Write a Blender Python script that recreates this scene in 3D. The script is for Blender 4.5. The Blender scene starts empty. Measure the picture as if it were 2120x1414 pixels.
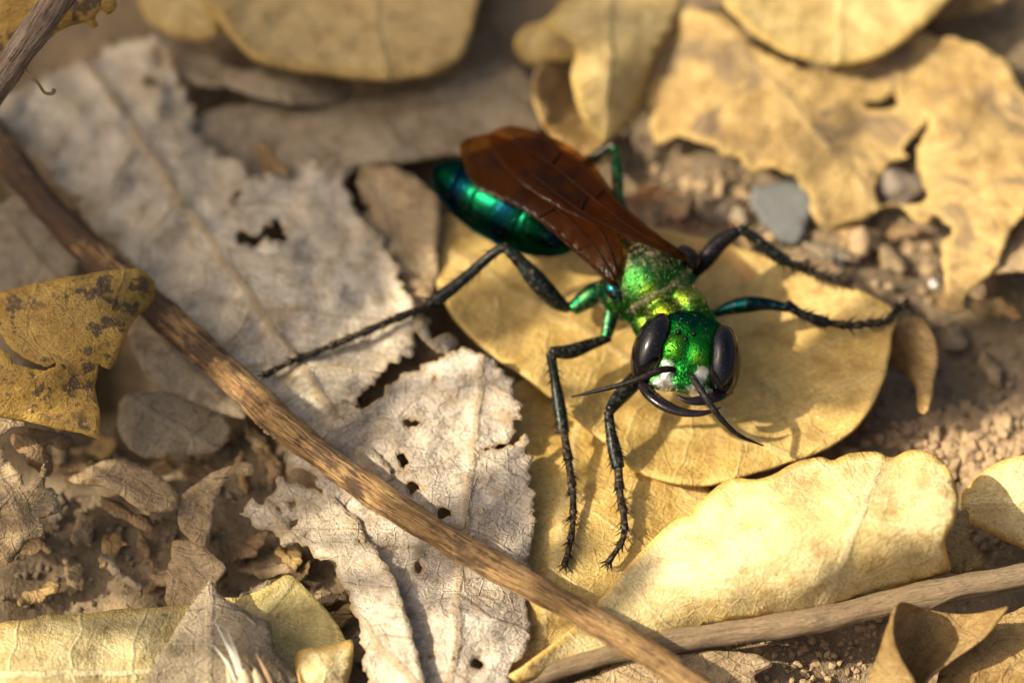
import bpy, math, random
import numpy as np
from mathutils import Vector, Matrix, geometry
# ---------------------------------------------------------------- camera, sky, sun, exposure (all lengths below in millimetres, meshes are stored in metres)
MM = 0.001
scene = bpy.context.scene
W, H = 2120.0, 1414.0
PITCH = math.radians(57.0)
DIST, FRAME_W = 260.0, 58.1
FWD = np.array([0, math.cos(PITCH), -math.sin(PITCH)])
UP = np.array([0, math.sin(PITCH), math.cos(PITCH)])
RIGHT = np.array([1.0, 0, 0])
CAM = -FWD * DIST
SCL = FRAME_W / DIST / W            # tangent of the view angle for one photo pixel
PXMM = W / FRAME_W                  # photo pixels for one mm in the plane of the view centre

def P(px, py, z):
    """the point at height z (mm) seen at a photo pixel"""
    px = np.asarray(px, float); py = np.asarray(py, float); z = np.asarray(z, float)
    d = FWD + np.multiply.outer((px - W / 2) * SCL, RIGHT) + np.multiply.outer((H / 2 - py) * SCL, UP)
    t = (z - CAM[2]) / d[..., 2]
    return CAM + d * t[..., None]

SUN_AZ, SUN_EL = math.radians(-99.0), math.radians(43.0)   # azimuth from +Y towards +X
SUN = np.array([math.sin(SUN_AZ) * math.cos(SUN_EL), math.cos(SUN_AZ) * math.cos(SUN_EL), math.sin(SUN_EL)])
HEAD_C = P(1420, 748, 5.8)

cam_d = bpy.data.cameras.new('camera'); cam = bpy.data.objects.new('camera', cam_d)
scene.collection.objects.link(cam); scene.camera = cam
cam.location = CAM * MM
cam.rotation_euler = (math.pi / 2 - PITCH, 0, 0)
cam_d.sensor_width = 36; cam_d.lens = 36 * DIST / FRAME_W
cam_d.clip_start = 0.005; cam_d.clip_end = 100
cam_d.dof.use_dof = True
cam_d.dof.focus_distance = float(np.dot(HEAD_C - CAM, FWD) - 2.0) * MM
cam_d.dof.aperture_fstop = 18.5
cam_d.dof.aperture_blades = 0

world = bpy.data.worlds.new('World'); scene.world = world; world.use_nodes = True
wn = world.node_tree.nodes; wl = world.node_tree.links
sky = wn.new('ShaderNodeTexSky'); sky.sky_type = 'NISHITA'; sky.sun_disc = False
sky.air_density = 1.0; sky.dust_density = 8.5; sky.ozone_density = 0.0
sky.sun_elevation = SUN_EL; sky.sun_rotation = SUN_AZ
wn['Background'].inputs['Strength'].default_value = 0.085
wl.new(sky.outputs['Color'], wn['Background'].inputs['Color'])
sun_d = bpy.data.lights.new('sun', 'SUN'); sun_d.energy = 3.9; sun_d.angle = math.radians(0.53); sun_d.color = (1.0, 0.90, 0.72)
sun = bpy.data.objects.new('sun', sun_d); scene.collection.objects.link(sun)
sun.rotation_euler = Vector(SUN).to_track_quat('Z', 'Y').to_euler()
sun.location = SUN * 0.6
vs = scene.view_settings
vs.view_transform = 'Standard'; vs.look = 'None'; vs.gamma = 1.0; vs.use_curve_mapping = False
vs.exposure = 0.8
scene.cycles.max_bounces = 5; scene.cycles.diffuse_bounces = 3; scene.cycles.glossy_bounces = 3
scene.cycles.transparent_max_bounces = 12

# ---------------------------------------------------------------- helpers
COL = scene.collection

def tag(o, label=None, cat=None, group=None, kind=None):
    if label: o['label'] = label
    if cat: o['category'] = cat
    if group: o['group'] = group
    if kind: o['kind'] = kind
    return o

def mesh_obj(name, verts, faces, mat, parent=None, origin=None, smooth=True, uv=None, attrs=None, mats=None):
    """verts in mm, world space; the object's origin sits at its base"""
    v = np.asarray(verts, float)
    if origin is None:
        origin = np.array([(v[:, 0].min() + v[:, 0].max()) / 2, (v[:, 1].min() + v[:, 1].max()) / 2, v[:, 2].min()])
    me = bpy.data.meshes.new(name)
    me.from_pydata(((v - origin) * MM).tolist(), [], [list(map(int, f)) for f in faces])
    if smooth:
        me.polygons.foreach_set('use_smooth', [True] * len(me.polygons))
    if uv is not None:
        lay = me.uv_layers.new(name='leaf')
        li = np.empty(len(me.loops), dtype=np.int32); me.loops.foreach_get('vertex_index', li)
        lay.data.foreach_set('uv', np.asarray(uv, np.float32)[li].ravel())
    for k, a in (attrs or {}).items():
        at = me.attributes.new(k, 'FLOAT', 'POINT'); at.data.foreach_set('value', np.asarray(a, np.float32))
    me.update()
    o = bpy.data.objects.new(name, me); COL.objects.link(o)
    if mat is not None: me.materials.append(mat)
    if parent is not None:
        o.parent = parent
        o.location = origin * MM - WORLD_OF[parent.name]
    else:
        o.location = origin * MM
    WORLD_OF[o.name] = origin * MM
    return o
WORLD_OF = {}

def empty(name, loc, parent=None):
    o = bpy.data.objects.new(name, None); COL.objects.link(o)
    loc = np.asarray(loc, float) * MM
    o.empty_display_size = 0.002
    if parent is not None:
        o.parent = parent; o.location = loc - WORLD_OF[parent.name]
    else:
        o.location = loc
    WORLD_OF[o.name] = loc
    return o

def vnoise(x, y, z=0.0, seed=0):
    x = np.asarray(x, float); y = np.asarray(y, float); z = np.zeros_like(x) + z
    xi, yi, zi = np.floor(x).astype(np.int64), np.floor(y).astype(np.int64), np.floor(z).astype(np.int64)
    xf, yf, zf = x - xi, y - yi, z - zi
    sx, sy, sz = (t * t * t * (t * (t * 6 - 15) + 10) for t in (xf, yf, zf))
    def h(a, b, c):
        n = (a * 374761393 + b * 668265263 + c * 2147483647 + seed * 974634777) & 0xffffffff
        n = ((n ^ (n >> 13)) * 1274126177) & 0xffffffff
        n = ((n ^ (n >> 16)) * 2246822519) & 0xffffffff
        return ((n ^ (n >> 15)) & 0xffffff) / float(0xffffff) * 2 - 1
    def lerp(a, b, t): return a + (b - a) * t
    c = [[[h(xi + i, yi + j, zi + k) for k in (0, 1)] for j in (0, 1)] for i in (0, 1)]
    return lerp(lerp(lerp(c[0][0][0], c[1][0][0], sx), lerp(c[0][1][0], c[1][1][0], sx), sy),
                lerp(lerp(c[0][0][1], c[1][0][1], sx), lerp(c[0][1][1], c[1][1][1], sx), sy), sz)

def fbm(x, y, z=0.0, seed=0, octaves=4, gain=0.5):
    s, a, f = 0.0, 1.0, 1.0
    for i in range(octaves):
        s = s + a * vnoise(np.asarray(x) * f, np.asarray(y) * f, np.asarray(z) * f, seed + 17 * i); a *= gain; f *= 2.03
    return s

def catmull(pts, n, closed=False):
    p = np.asarray(pts, float); m = len(p)
    if closed:
        q = np.vstack([p[-1], p, p[0], p[1]]); segs = m
    else:
        q = np.vstack([2 * p[0] - p[1], p, 2 * p[-1] - p[-2]]); segs = m - 1
    t = np.linspace(0, segs, n, endpoint=not closed)
    i = np.minimum(t.astype(int), segs - 1); u = (t - i)[:, None]
    a, b, c, d = q[i], q[i + 1], q[i + 2], q[i + 3]
    return 0.5 * (2 * b + (c - a) * u + (2 * a - 5 * b + 4 * c - d) * u ** 2 + (3 * b - a - 3 * c + d) * u ** 3)

def resample(pts, step):
    p = np.asarray(pts, float); q = np.vstack([p, p[:1]])
    L = np.r_[0, np.cumsum(np.linalg.norm(np.diff(q, axis=0), axis=1))]
    n = max(8, int(L[-1] / step)); s = np.linspace(0, L[-1], n, endpoint=False)
    return np.stack([np.interp(s, L, q[:, k]) for k in range(q.shape[1])], 1)

def inside(poly, x, y):
    r = np.zeros(x.shape, bool); px, py = poly[:, 0], poly[:, 1]; j = len(poly) - 1
    for i in range(len(poly)):
        c = ((py[i] > y) != (py[j] > y)) & (x < (px[j] - px[i]) * (y - py[i]) / (py[j] - py[i] + 1e-12) + px[i])
        r ^= c; j = i
    return r

def tps(anchors):
    a = np.asarray(anchors, float)
    if len(a) == 1: return lambda x, y: np.full(np.shape(x), a[0, 2])
    X = a[:, :2] / 100.0; n = len(a)
    def U(r2): return 0.5 * r2 * np.log(r2 + 1e-9)
    K = U(((X[:, None] - X[None]) ** 2).sum(-1)) + 0.02 * np.eye(n)
    Q = np.hstack([np.ones((n, 1)), X]); A = np.zeros((n + 3, n + 3))
    A[:n, :n] = K; A[:n, n:] = Q; A[n:, :n] = Q.T
    sol = np.linalg.lstsq(A, np.r_[a[:, 2], 0, 0, 0], rcond=1e-9)[0]
    def f(x, y):
        q = np.stack([np.asarray(x) / 100.0, np.asarray(y) / 100.0], -1)
        k = U(((q[..., None, :] - X) ** 2).sum(-1))
        return k @ sol[:n] + sol[n] + q @ sol[n + 1:]
    return f

def vnormals(v, f):
    n = np.zeros_like(v); fn = np.cross(v[f[:, 1]] - v[f[:, 0]], v[f[:, 2]] - v[f[:, 0]])
    for k in range(3): np.add.at(n, f[:, k], fn)
    return n / (np.linalg.norm(n, axis=1, keepdims=True) + 1e-12)

def solidify(v, f, t):
    """give a triangle sheet a thickness below its upper side"""
    f = np.asarray(f); n = vnormals(v, f); k = len(v)
    e = np.vstack([f[:, [0, 1]], f[:, [1, 2]], f[:, [2, 0]]])
    key = {}
    for a, b in e: key[(int(a), int(b))] = 1
    rim = [(a, b) for (a, b) in key if (b, a) not in key]
    tt = t if np.ndim(t) else np.full(k, t)
    vv = np.vstack([v, v - n * tt[:, None]])
    ff = [tuple(x) for x in f] + [tuple(x[::-1] + k) for x in f] + [(b, a, a + k, b + k) for a, b in rim]
    return vv, ff

# ---------------------------------------------------------------- node materials
class NT:
    def __init__(self, name):
        self.m = bpy.data.materials.new(name); self.m.use_nodes = True
        self.t = self.m.node_tree; self.n = self.t.nodes; self.l = self.t.links
        self.bsdf = self.n['Principled BSDF']; self.out = self.n['Material Output']
    def put(self, sock, v):
        if v is None: return
        if isinstance(v, bpy.types.NodeSocket): self.l.new(v, sock)
        elif isinstance(v, (tuple, list)) and len(v) == 3 and len(sock.default_value) == 4: sock.default_value = (*v, 1)
        else: sock.default_value = v
    def node(self, typ, props=None, **ins):
        nd = self.n.new(typ)
        for k, v in (props or {}).items(): setattr(nd, k, v)
        for k, v in ins.items():
            key = k.replace('_', ' ')
            self.put(nd.inputs[int(k[1:])] if k[0] == 'i' and k[1:].isdigit() else nd.inputs[key], v)
        return nd
    def math(self, op, a, b=None, c=None, clamp=False):
        nd = self.n.new('ShaderNodeMath'); nd.operation = op; nd.use_clamp = clamp
        for i, v in enumerate((a, b, c)):
            if v is not None: self.put(nd.inputs[i], v)
        return nd.outputs[0]
    def ramp(self, fac, lo, hi, a=0.0, b=1.0):
        nd = self.n.new('ShaderNodeMapRange'); nd.interpolation_type = 'SMOOTHSTEP'
        for i, v in enumerate((fac, lo, hi, a, b)): self.put(nd.inputs[i], v)
        return nd.outputs[0]
    def mix(self, fac, a, b, mode='MIX'):
        nd = self.n.new('ShaderNodeMix'); nd.data_type = 'RGBA'; nd.blend_type = mode
        self.put(nd.inputs[0], fac); self.put(nd.inputs[6], a); self.put(nd.inputs[7], b)
        return nd.outputs[2]
    def coords(self, off=(0, 0, 0), scale=(1, 1, 1), source='Object'):
        tc = self.n.new('ShaderNodeTexCoord'); mp = self.n.new('ShaderNodeMapping')
        self.l.new(tc.outputs[source], mp.inputs['Vector'])
        mp.inputs['Location'].default_value = off
        k = 1.0 if source == 'UV' else 1000.0
        mp.inputs['Scale'].default_value = tuple(k * s for s in scale)
        return mp.outputs[0]
    dim = '3D'
    def noise(self, vec, scale, detail=3.0, rough=0.55, dist=0.0):
        nd = self.node('ShaderNodeTexNoise', {'noise_dimensions': self.dim}, Vector=vec, Scale=scale, Detail=detail, Roughness=rough, Distortion=dist)
        return nd.outputs[0]
    def voro(self, vec, scale, feature='F1', rnd=1.0):
        nd = self.node('ShaderNodeTexVoronoi', {'feature': feature, 'voronoi_dimensions': self.dim}, Vector=vec, Scale=scale, Randomness=rnd)
        return nd.outputs[0]
    def attr(self, name):
        nd = self.n.new('ShaderNodeAttribute'); nd.attribute_name = name
        return nd.outputs['Fac']
    def bump(self, height, strength, dist_mm, normal=None):
        nd = self.node('ShaderNodeBump', None, Height=height, Strength=strength, Distance=dist_mm * MM)
        if normal is not None: self.l.new(normal, nd.inputs['Normal'])
        return nd.outputs[0]
    def set(self, **kw):
        for k, v in kw.items(): self.put(self.bsdf.inputs[k.replace('_', ' ')], v)

def leaf_material(name, c1, c2, vein=(0.6, 0.5, 0.3), stain=(0.1, 0.07, 0.04), stain_amt=0.25, speck=(0.06, 0.04, 0.03), speck_amt=0.3,
                  spots=0.0, vein_amt=0.35, lat=(2.6, 0.7), net=0.25, fibre=0.25, stain_lo=0.56, transl=0.22, rough=0.62, rim=None, rim_w=0.5, seed=0, bump=1.0, spec=0.25):
    t = NT(name); rnd = random.Random(seed * 7 + 3)
    off = tuple(rnd.uniform(-50, 50) for _ in range(3))
    t.dim = '2D'
    uvn = t.node('ShaderNodeUVMap', {'uv_map': 'leaf'}).outputs[0]
    oc = t.node('ShaderNodeMapping', None, Vector=uvn, Location=off).outputs[0]
    oc2 = t.node('ShaderNodeMapping', None, Vector=uvn, Location=(off[1], off[2], 0)).outputs[0]
    sep = t.node('ShaderNodeSeparateXYZ', None, Vector=uvn)
    warp = t.noise(oc, 0.35, 1.0)
    u = t.math('ADD', sep.outputs[0], t.math('MULTIPLY', t.math('SUBTRACT', warp, 0.5), 1.6))
    v = t.math('ADD', sep.outputs[1], t.math('MULTIPLY', t.math('SUBTRACT', warp, 0.5), -0.9))
    av = t.math('ABSOLUTE', v)
    # big soft blotches, mid mottling, fine fibres
    big = t.noise(oc, 0.13, 4.0, 0.6)
    mid = t.noise(oc, 0.7, 5.0, 0.66)
    fine = t.noise(oc, 4.5, 3.0, 0.75)
    col = t.mix(t.ramp(big, 0.32, 0.68), c1, c2)
    dk = (0.62 * c1[0], 0.56 * c1[1], 0.46 * c1[2]); lt = tuple(min(0.95, 1.25 * x) for x in c2)
    col = t.mix(t.math('MULTIPLY', t.ramp(mid, 0.48, 0.72), 0.75), col, dk)
    col = t.mix(t.math('MULTIPLY', t.ramp(mid, 0.47, 0.28), 0.6), col, lt)
    # lateral veins: thin lines leaving the midrib at an angle
    w = t.math('SUBTRACT', u, t.math('MULTIPLY', av, lat[1]))
    ph = t.math('FRACT', t.math('DIVIDE', w, lat[0]))
    dl = t.math('MULTIPLY', t.math('ABSOLUTE', t.math('SUBTRACT', ph, 0.5)), lat[0])
    lv = t.ramp(dl, 0.17, 0.02)
    mv = t.ramp(av, 0.34, 0.12)
    nv1 = t.ramp(t.voro(oc, 0.95, 'DISTANCE_TO_EDGE'), 0.07, 0.0)
    nv2 = t.ramp(t.voro(oc, 2.6, 'DISTANCE_TO_EDGE'), 0.10, 0.0)
    netm = t.math('MULTIPLY', t.math('ADD', t.math('MULTIPLY', nv1, 0.6), t.math('MULTIPLY', nv2, 0.45)), net)
    veins = t.math('MAXIMUM', t.math('MAXIMUM', t.math('MULTIPLY', lv, 0.8), mv), 0.0)
    # fibres running with the lateral veins
    fv = t.node('ShaderNodeCombineXYZ', None, X=t.math('MULTIPLY', w, 3.2), Y=t.math('MULTIPLY', v, 0.45), Z=float(seed)).outputs[0]
    fb = t.noise(fv, 1.0, 3.0, 0.65)
    col = t.mix(t.math('MULTIPLY', t.ramp(fb, 0.45, 0.75), fibre), col, dk)
    col = t.mix(t.math('MULTIPLY', netm, 0.8), col, vein)
    col = t.mix(t.math('MULTIPLY', veins, vein_amt), col, vein)
    # stains, black mould spots, fine specks
    st = t.ramp(t.noise(oc, 0.22, 5.0, 0.66, 0.8), stain_lo, stain_lo + 0.16)
    col = t.mix(t.math('MULTIPLY', st, stain_amt), col, stain)
    if spots > 0:
        sp = t.math('MULTIPLY', t.ramp(t.math('SUBTRACT', t.noise(oc2, 0.95, 5.0, 0.62), t.math('MULTIPLY', t.voro(oc2, 1.6), 0.10)), 0.475, 0.535), t.ramp(t.noise(oc, 0.20, 2.0, 0.6), 0.38, 0.52))
        sp = t.math('MULTIPLY', sp, t.ramp(fine, 0.25, 0.45))
        col = t.mix(t.math('MULTIPLY', sp, spots), col, speck)
    sk = t.math('MULTIPLY', t.ramp(t.voro(oc, 3.4), 0.20, 0.10), t.ramp(t.noise(oc, 0.9, 2.0), 0.50, 0.62))
    col = t.mix(t.math('MULTIPLY', sk, speck_amt), col, speck)
    col = t.mix(t.math('MULTIPLY', t.ramp(fine, 0.42, 0.68), 0.45), col, dk)
    if rim is not None:
        e = t.math('ADD', t.attr('edge'), t.math('MULTIPLY', t.math('SUBTRACT', mid, 0.5), 0.35))
        col = t.mix(t.math('MULTIPLY', t.ramp(e, rim_w, rim_w * 0.3), 0.8), col, rim)
    hgt = t.math('ADD', t.math('MULTIPLY', mid, 0.9), t.math('MULTIPLY', fine, 0.34))
    hgt = t.math('ADD', hgt, t.math('MULTIPLY', veins, 0.22))
    hgt = t.math('ADD', hgt, t.math('MULTIPLY', nv1, 0.5 * net))
    hgt = t.math('ADD', hgt, t.math('MULTIPLY', fb, 0.25))
    nrm = t.bump(hgt, 0.9 * bump, 0.34)
    t.set(Base_Color=col, Roughness=rough, Normal=nrm)
    t.bsdf.inputs['Specular IOR Level'].default_value = spec
    tr = t.node('ShaderNodeBsdfTranslucent', None, Color=t.mix(0.5, col, (0.75, 0.42, 0.12), 'MULTIPLY'), Normal=nrm)
    mx = t.node('ShaderNodeMixShader', None, Fac=transl)
    t.l.new(t.bsdf.outputs[0], mx.inputs[1]); t.l.new(tr.outputs[0], mx.inputs[2]); t.l.new(mx.outputs[0], t.out.inputs['Surface'])
    return t.m

# ---------------------------------------------------------------- dry leaves
def leaf_sheet(outline, anchors, holes=(), jag=0.05, smooth=True, thick=0.16, res=0.42, mid=None, lat=(2.6, 0.7), quilt=0.05,
               wrinkle=0.12, wscale=0.28, curl=0.0, seed=1, jfreq=1.0):
    def edge(poly, sm, j, sd):
        q = catmull(poly, len(poly) * 14, True) if sm else np.asarray(poly, float)
        q = resample(q, 7.0)
        nx = np.roll(q, -1, 0) - np.roll(q, 1, 0); nr = np.stack([nx[:, 1], -nx[:, 0]], 1); nr /= np.linalg.norm(nr, axis=1, keepdims=True) + 1e-9
        d = fbm(q[:, 0] / 34.0 * jfreq, q[:, 1] / 34.0 * jfreq, 0.0, sd, 4, 0.62) * j * PXMM
        return q + nr * d[:, None]
    out = edge(outline, smooth, jag, seed)
    hl = [edge(h, False, max(jag, 0.12), seed + 5 + i) for i, h in enumerate(holes)]
    step = res * PXMM
    gx, gy = np.meshgrid(np.arange(out[:, 0].min(), out[:, 0].max(), step), np.arange(out[:, 1].min(), out[:, 1].max(), step * 0.87))
    gx = gx + (np.arange(gx.shape[0]) % 2)[:, None] * step / 2
    rs = np.random.RandomState(seed); gx = (gx + rs.uniform(-.2, .2, gx.shape) * step).ravel(); gy = (gy + rs.uniform(-.2, .2, gy.shape) * step).ravel()
    ok = inside(out, gx, gy)
    for h in hl: ok &= ~inside(h, gx, gy)
    g = np.stack([gx[ok], gy[ok]], 1)
    bd = np.vstack([out] + hl)
    if len(g):
        d2 = np.full(len(g), 1e9)
        for c in np.array_split(np.arange(len(g)), max(1, len(g) // 500)):
            d2[c] = ((g[c][:, None] - bd[None]) ** 2).sum(-1).min(1)
        g = g[d2 > (step * 0.38) ** 2]
    pts = np.vstack([bd, g])
    edges, s = [], 0
    for poly in [out] + hl:
        n = len(poly); edges += [(s + i, s + (i + 1) % n) for i in range(n)]; s += n
    r = geometry.delaunay_2d_cdt([Vector(p) for p in pts], edges, [], 0, 1e-3)
    v2 = np.array([[p.x, p.y] for p in r[0]]); f = np.array([list(x) for x in r[2]])
    c = v2[f].mean(1); keep = inside(out, c[:, 0], c[:, 1])
    for h in hl: keep &= ~inside(h, c[:, 0], c[:, 1])
    f = f[keep]
    used = np.unique(f); remap = -np.ones(len(v2), int); remap[used] = np.arange(len(used)); v2 = v2[used]; f = remap[f]
    bdd = np.full(len(v2), 0.0)
    for cc in np.array_split(np.arange(len(v2)), max(1, len(v2) // 500)):
        bdd[cc] = np.sqrt(((v2[cc][:, None] - bd[None]) ** 2).sum(-1).min(1)) / PXMM
    m0, m1 = (np.asarray(mid[0], float), np.asarray(mid[1], float)) if mid else (out.min(0), out.max(0))
    sc = np.array([1.0, 1.0 / 0.8]); ax = (m1 - m0) * sc; ax /= np.linalg.norm(ax)
    rel = (v2 - m0) * sc / PXMM
    u = rel @ ax; vv = rel @ np.array([-ax[1], ax[0]])
    z = tps(anchors)(v2[:, 0], v2[:, 1])
    z = z + wrinkle * fbm(v2[:, 0] / PXMM * wscale, v2[:, 1] / PXMM * wscale / 0.8, 0.0, seed + 31, 3, 0.5)
    z = z + 0.25 * wrinkle * fbm(v2[:, 0] / PXMM * wscale * 4, v2[:, 1] / PXMM * wscale * 5, 0.0, seed + 77, 2, 0.5)
    ph = (u - np.abs(vv) * lat[1]) / lat[0]
    z = z - quilt * np.cos(2 * np.pi * ph) * np.clip(np.abs(vv) / 1.5, 0, 1) + quilt * 1.6 * np.exp(-(vv / 0.35) ** 2)
    z = z + curl * np.exp(-(bdd / 0.9) ** 2) * (0.6 + 0.8 * fbm(v2[:, 0] / PXMM * 0.25, v2[:, 1] / PXMM * 0.25, 0.0, seed + 3, 2))
    v3 = P(v2[:, 0], v2[:, 1], z)
    fn = np.cross(v3[f[:, 1]] - v3[f[:, 0]], v3[f[:, 2]] - v3[f[:, 0]])
    tocam = CAM - v3[f].mean(1)
    flip = (fn * tocam).sum(1) < 0
    f[flip] = f[flip][:, ::-1]
    V, F = solidify(v3, f, thick)
    uv = np.stack([u, vv], 1)
    return V, F, np.vstack([uv, uv]), np.r_[bdd, bdd]

def leaf(name, label, outline, anchors, mat, cat='leaf', group=None, parent=None, **kw):
    V, F, uv, ed = leaf_sheet(outline, anchors, **kw)
    o = mesh_obj(name, V, F, mat, parent=parent, uv=uv, attrs={'edge': ed})
    SHEETS.append((V, F))
    if parent is None: tag(o, label, cat, group)
    return o

SHEETS = []
def loft(rows, nu, nv, thick, wrinkle=0.05, seed=1):
    rows = [catmull(r, nu) for r in rows]
    R = np.array(rows)                                # (rows, nu, 3) in px, px, z
    G = np.stack([catmull(R[:, i], nv) for i in range(nu)], 1)   # (nv, nu, 3)
    w = P(G[..., 0], G[..., 1], G[..., 2])
    n = G.shape[0] * G.shape[1]
    w = w.reshape(-1, 3)
    w = w + wrinkle * np.stack([fbm(w[:, 0] * .5, w[:, 1] * .5, w[:, 2] * .5, seed + k, 3) for k in range(3)], 1)
    f = []
    for j in range(nv - 1):
        for i in range(nu - 1):
            a = j * nu + i
            f += [(a, a + 1, a + nu + 1), (a, a + nu + 1, a + nu)]
    f = np.array(f)
    V, F = solidify(w, f, thick)
    uu, vv = np.meshgrid(np.linspace(-7, 7, nu), np.linspace(0, 12, nv))
    uv = np.stack([vv.ravel(), uu.ravel()], 1)
    ex, ey = np.meshgrid(np.minimum(np.arange(nu), np.arange(nu)[::-1]), np.arange(nv) * 0 + 99)
    ed = np.minimum(ex, ey).ravel() * 0.3
    return V, F, np.vstack([uv, uv]), np.r_[ed, ed]

def tube(path, radii, sides=10, samples=None, bulge=None, cap=True, smooth_path=True):
    """swept tube through world points (mm) with a radius per point"""
    p = np.asarray(path, float); r = np.asarray(radii, float)
    if smooth_path:
        n = samples or len(p) * 6
        q = catmull(np.hstack([p, r[:, None]]), n); p, r = q[:, :3], np.maximum(q[:, 3], 0.004)
    t = np.gradient(p, axis=0); t /= np.linalg.norm(t, axis=1, keepdims=True) + 1e-12
    ref = np.array([0, 0, 1.0]) if abs(t[0][2]) < 0.9 else np.array([1.0, 0, 0])
    a = np.cross(t[0], ref); a /= np.linalg.norm(a)
    V, F, UVs = [], [], []
    L = 0.0
    for i in range(len(p)):
        if i:
            a = a - t[i] * np.dot(a, t[i]); a /= np.linalg.norm(a) + 1e-12
            L += np.linalg.norm(p[i] - p[i - 1])
        b = np.cross(t[i], a)
        for k in range(sides):
            th = 2 * math.pi * k / sides
            rr = r[i] * (bulge(L, th) if bulge else 1.0)
            V.append(p[i] + rr * (math.cos(th) * a + math.sin(th) * b)); UVs.append((L, k / sides))
    m = len(p)
    for i in range(m - 1):
        for k in range(sides):
            k2 = (k + 1) % sides
            F.append((i * sides + k, i * sides + k2, (i + 1) * sides + k2, (i + 1) * sides + k))
    if cap:
        V.append(p[0] - t[0] * r[0] * 0.5); UVs.append((0, 0)); c0 = len(V) - 1
        V.append(p[-1] + t[-1] * r[-1] * 0.5); UVs.append((L, 0)); c1 = len(V) - 1
        for k in range(sides):
            k2 = (k + 1) % sides
            F.append((c0, k2, k)); F.append((c1, (m - 1) * sides + k, (m - 1) * sides + k2))
    return np.array(V), F, np.array(UVs)

class Bag:
    def __init__(s): s.v, s.f, s.uv, s.n = [], [], [], 0
    def add(s, V, F, UV=None):
        s.v.append(np.asarray(V)); s.f += [tuple(i + s.n for i in f) for f in F]
        s.uv.append(np.zeros((len(V), 2)) if UV is None else UV); s.n += len(V)
    def spine(s, a, b, r):
        a, b = np.asarray(a, float), np.asarray(b, float); d = b - a; d /= np.linalg.norm(d) + 1e-9
        x = np.cross(d, [0.31, 0.42, 0.85]); x /= np.linalg.norm(x) + 1e-9; y = np.cross(d, x)
        s.add(np.array([a + r * x, a + r * (-.5 * x + .87 * y), a + r * (-.5 * x - .87 * y), b]), [(0, 1, 3), (1, 2, 3), (2, 0, 3), (2, 1, 0)])
    def obj(s, name, mat, parent=None, **kw):
        return mesh_obj(name, np.vstack(s.v), s.f, mat, parent, uv=np.vstack(s.uv), **kw)

# ---------------------------------------------------------------- soil
def soil_material():
    t = NT('soil'); oc = t.coords()
    n1 = t.noise(oc, 0.10, 4.0, 0.6); n2 = t.noise(oc, 0.9, 6.0, 0.68); n3 = t.noise(oc, 5.0, 3.0, 0.7)
    col = t.mix(t.ramp(n1, 0.35, 0.65), (0.19, 0.14, 0.085), (0.31, 0.225, 0.125))
    col = t.mix(t.ramp(n2, 0.42, 0.75), col, (0.34, 0.245, 0.14))
    col = t.mix(t.math('MULTIPLY', t.ramp(n2, 0.45, 0.28), 0.7), col, (0.045, 0.034, 0.024))
    col = t.mix(t.math('MULTIPLY', t.ramp(t.voro(oc, 1.3), 0.16, 0.08), 0.7), col, (0.42, 0.38, 0.32))
    col = t.mix(t.math('MULTIPLY', t.ramp(n3, 0.5, 0.72), 0.5), col, (0.06, 0.045, 0.03))
    h = t.math('ADD', t.math('MULTIPLY', n2, 1.0), t.math('MULTIPLY', n3, 0.35))
    t.set(Base_Color=col, Roughness=0.9, Normal=t.bump(h, 0.9, 0.5))
    t.bsdf.inputs['Specular IOR Level'].default_value = 0.15
    return t.m
SOIL = soil_material()
c = np.arange(-48, 48.01, 0.5)
far = 48 * np.power(1.28, np.arange(1, 27))
cx = np.r_[-far[::-1], c, far]
GX, GY = np.meshgrid(cx, cx)
near = np.exp(-(np.maximum(np.abs(GX), np.abs(GY)) / 60.0) ** 6)
HOLLOW, MOUND, PIT = P(270, 850, -2.0), P(1660, 1380, -0.5), P(235, 790, -6.0)
def soil_z(x, y):
    return -5.0 * np.exp(-((x - PIT[0]) ** 2 + (y - PIT[1]) ** 2) / 7.0) - 3.2 * np.exp(-((x - HOLLOW[0]) ** 2 + (y - HOLLOW[1]) ** 2) / 26.0) + 1.3 * np.exp(-((x - MOUND[0]) ** 2 + (y - MOUND[1]) ** 2) / 16.0) - 1.6 + 1.5 * fbm(x * 0.055, y * 0.055, 0, 4, 2) + 0.55 * fbm(x * 0.28, y * 0.28, 0, 8, 3) + 0.22 * np.abs(fbm(x * 0.9, y * 0.9, 0, 12, 3))
GZ = soil_z(GX, GY) * near - 1.6 * (1 - near)
n = len(cx)
idx = np.arange(n * n).reshape(n, n)
F = np.stack([idx[:-1, :-1], idx[:-1, 1:], idx[1:, 1:], idx[1:, :-1]], -1).reshape(-1, 4)
ground = mesh_obj('ground', np.stack([GX.ravel(), GY.ravel(), GZ.ravel()], 1), F, SOIL, origin=np.zeros(3))
tag(ground, 'bare brown soil under the dry leaf litter', 'soil', kind='structure')

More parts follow.
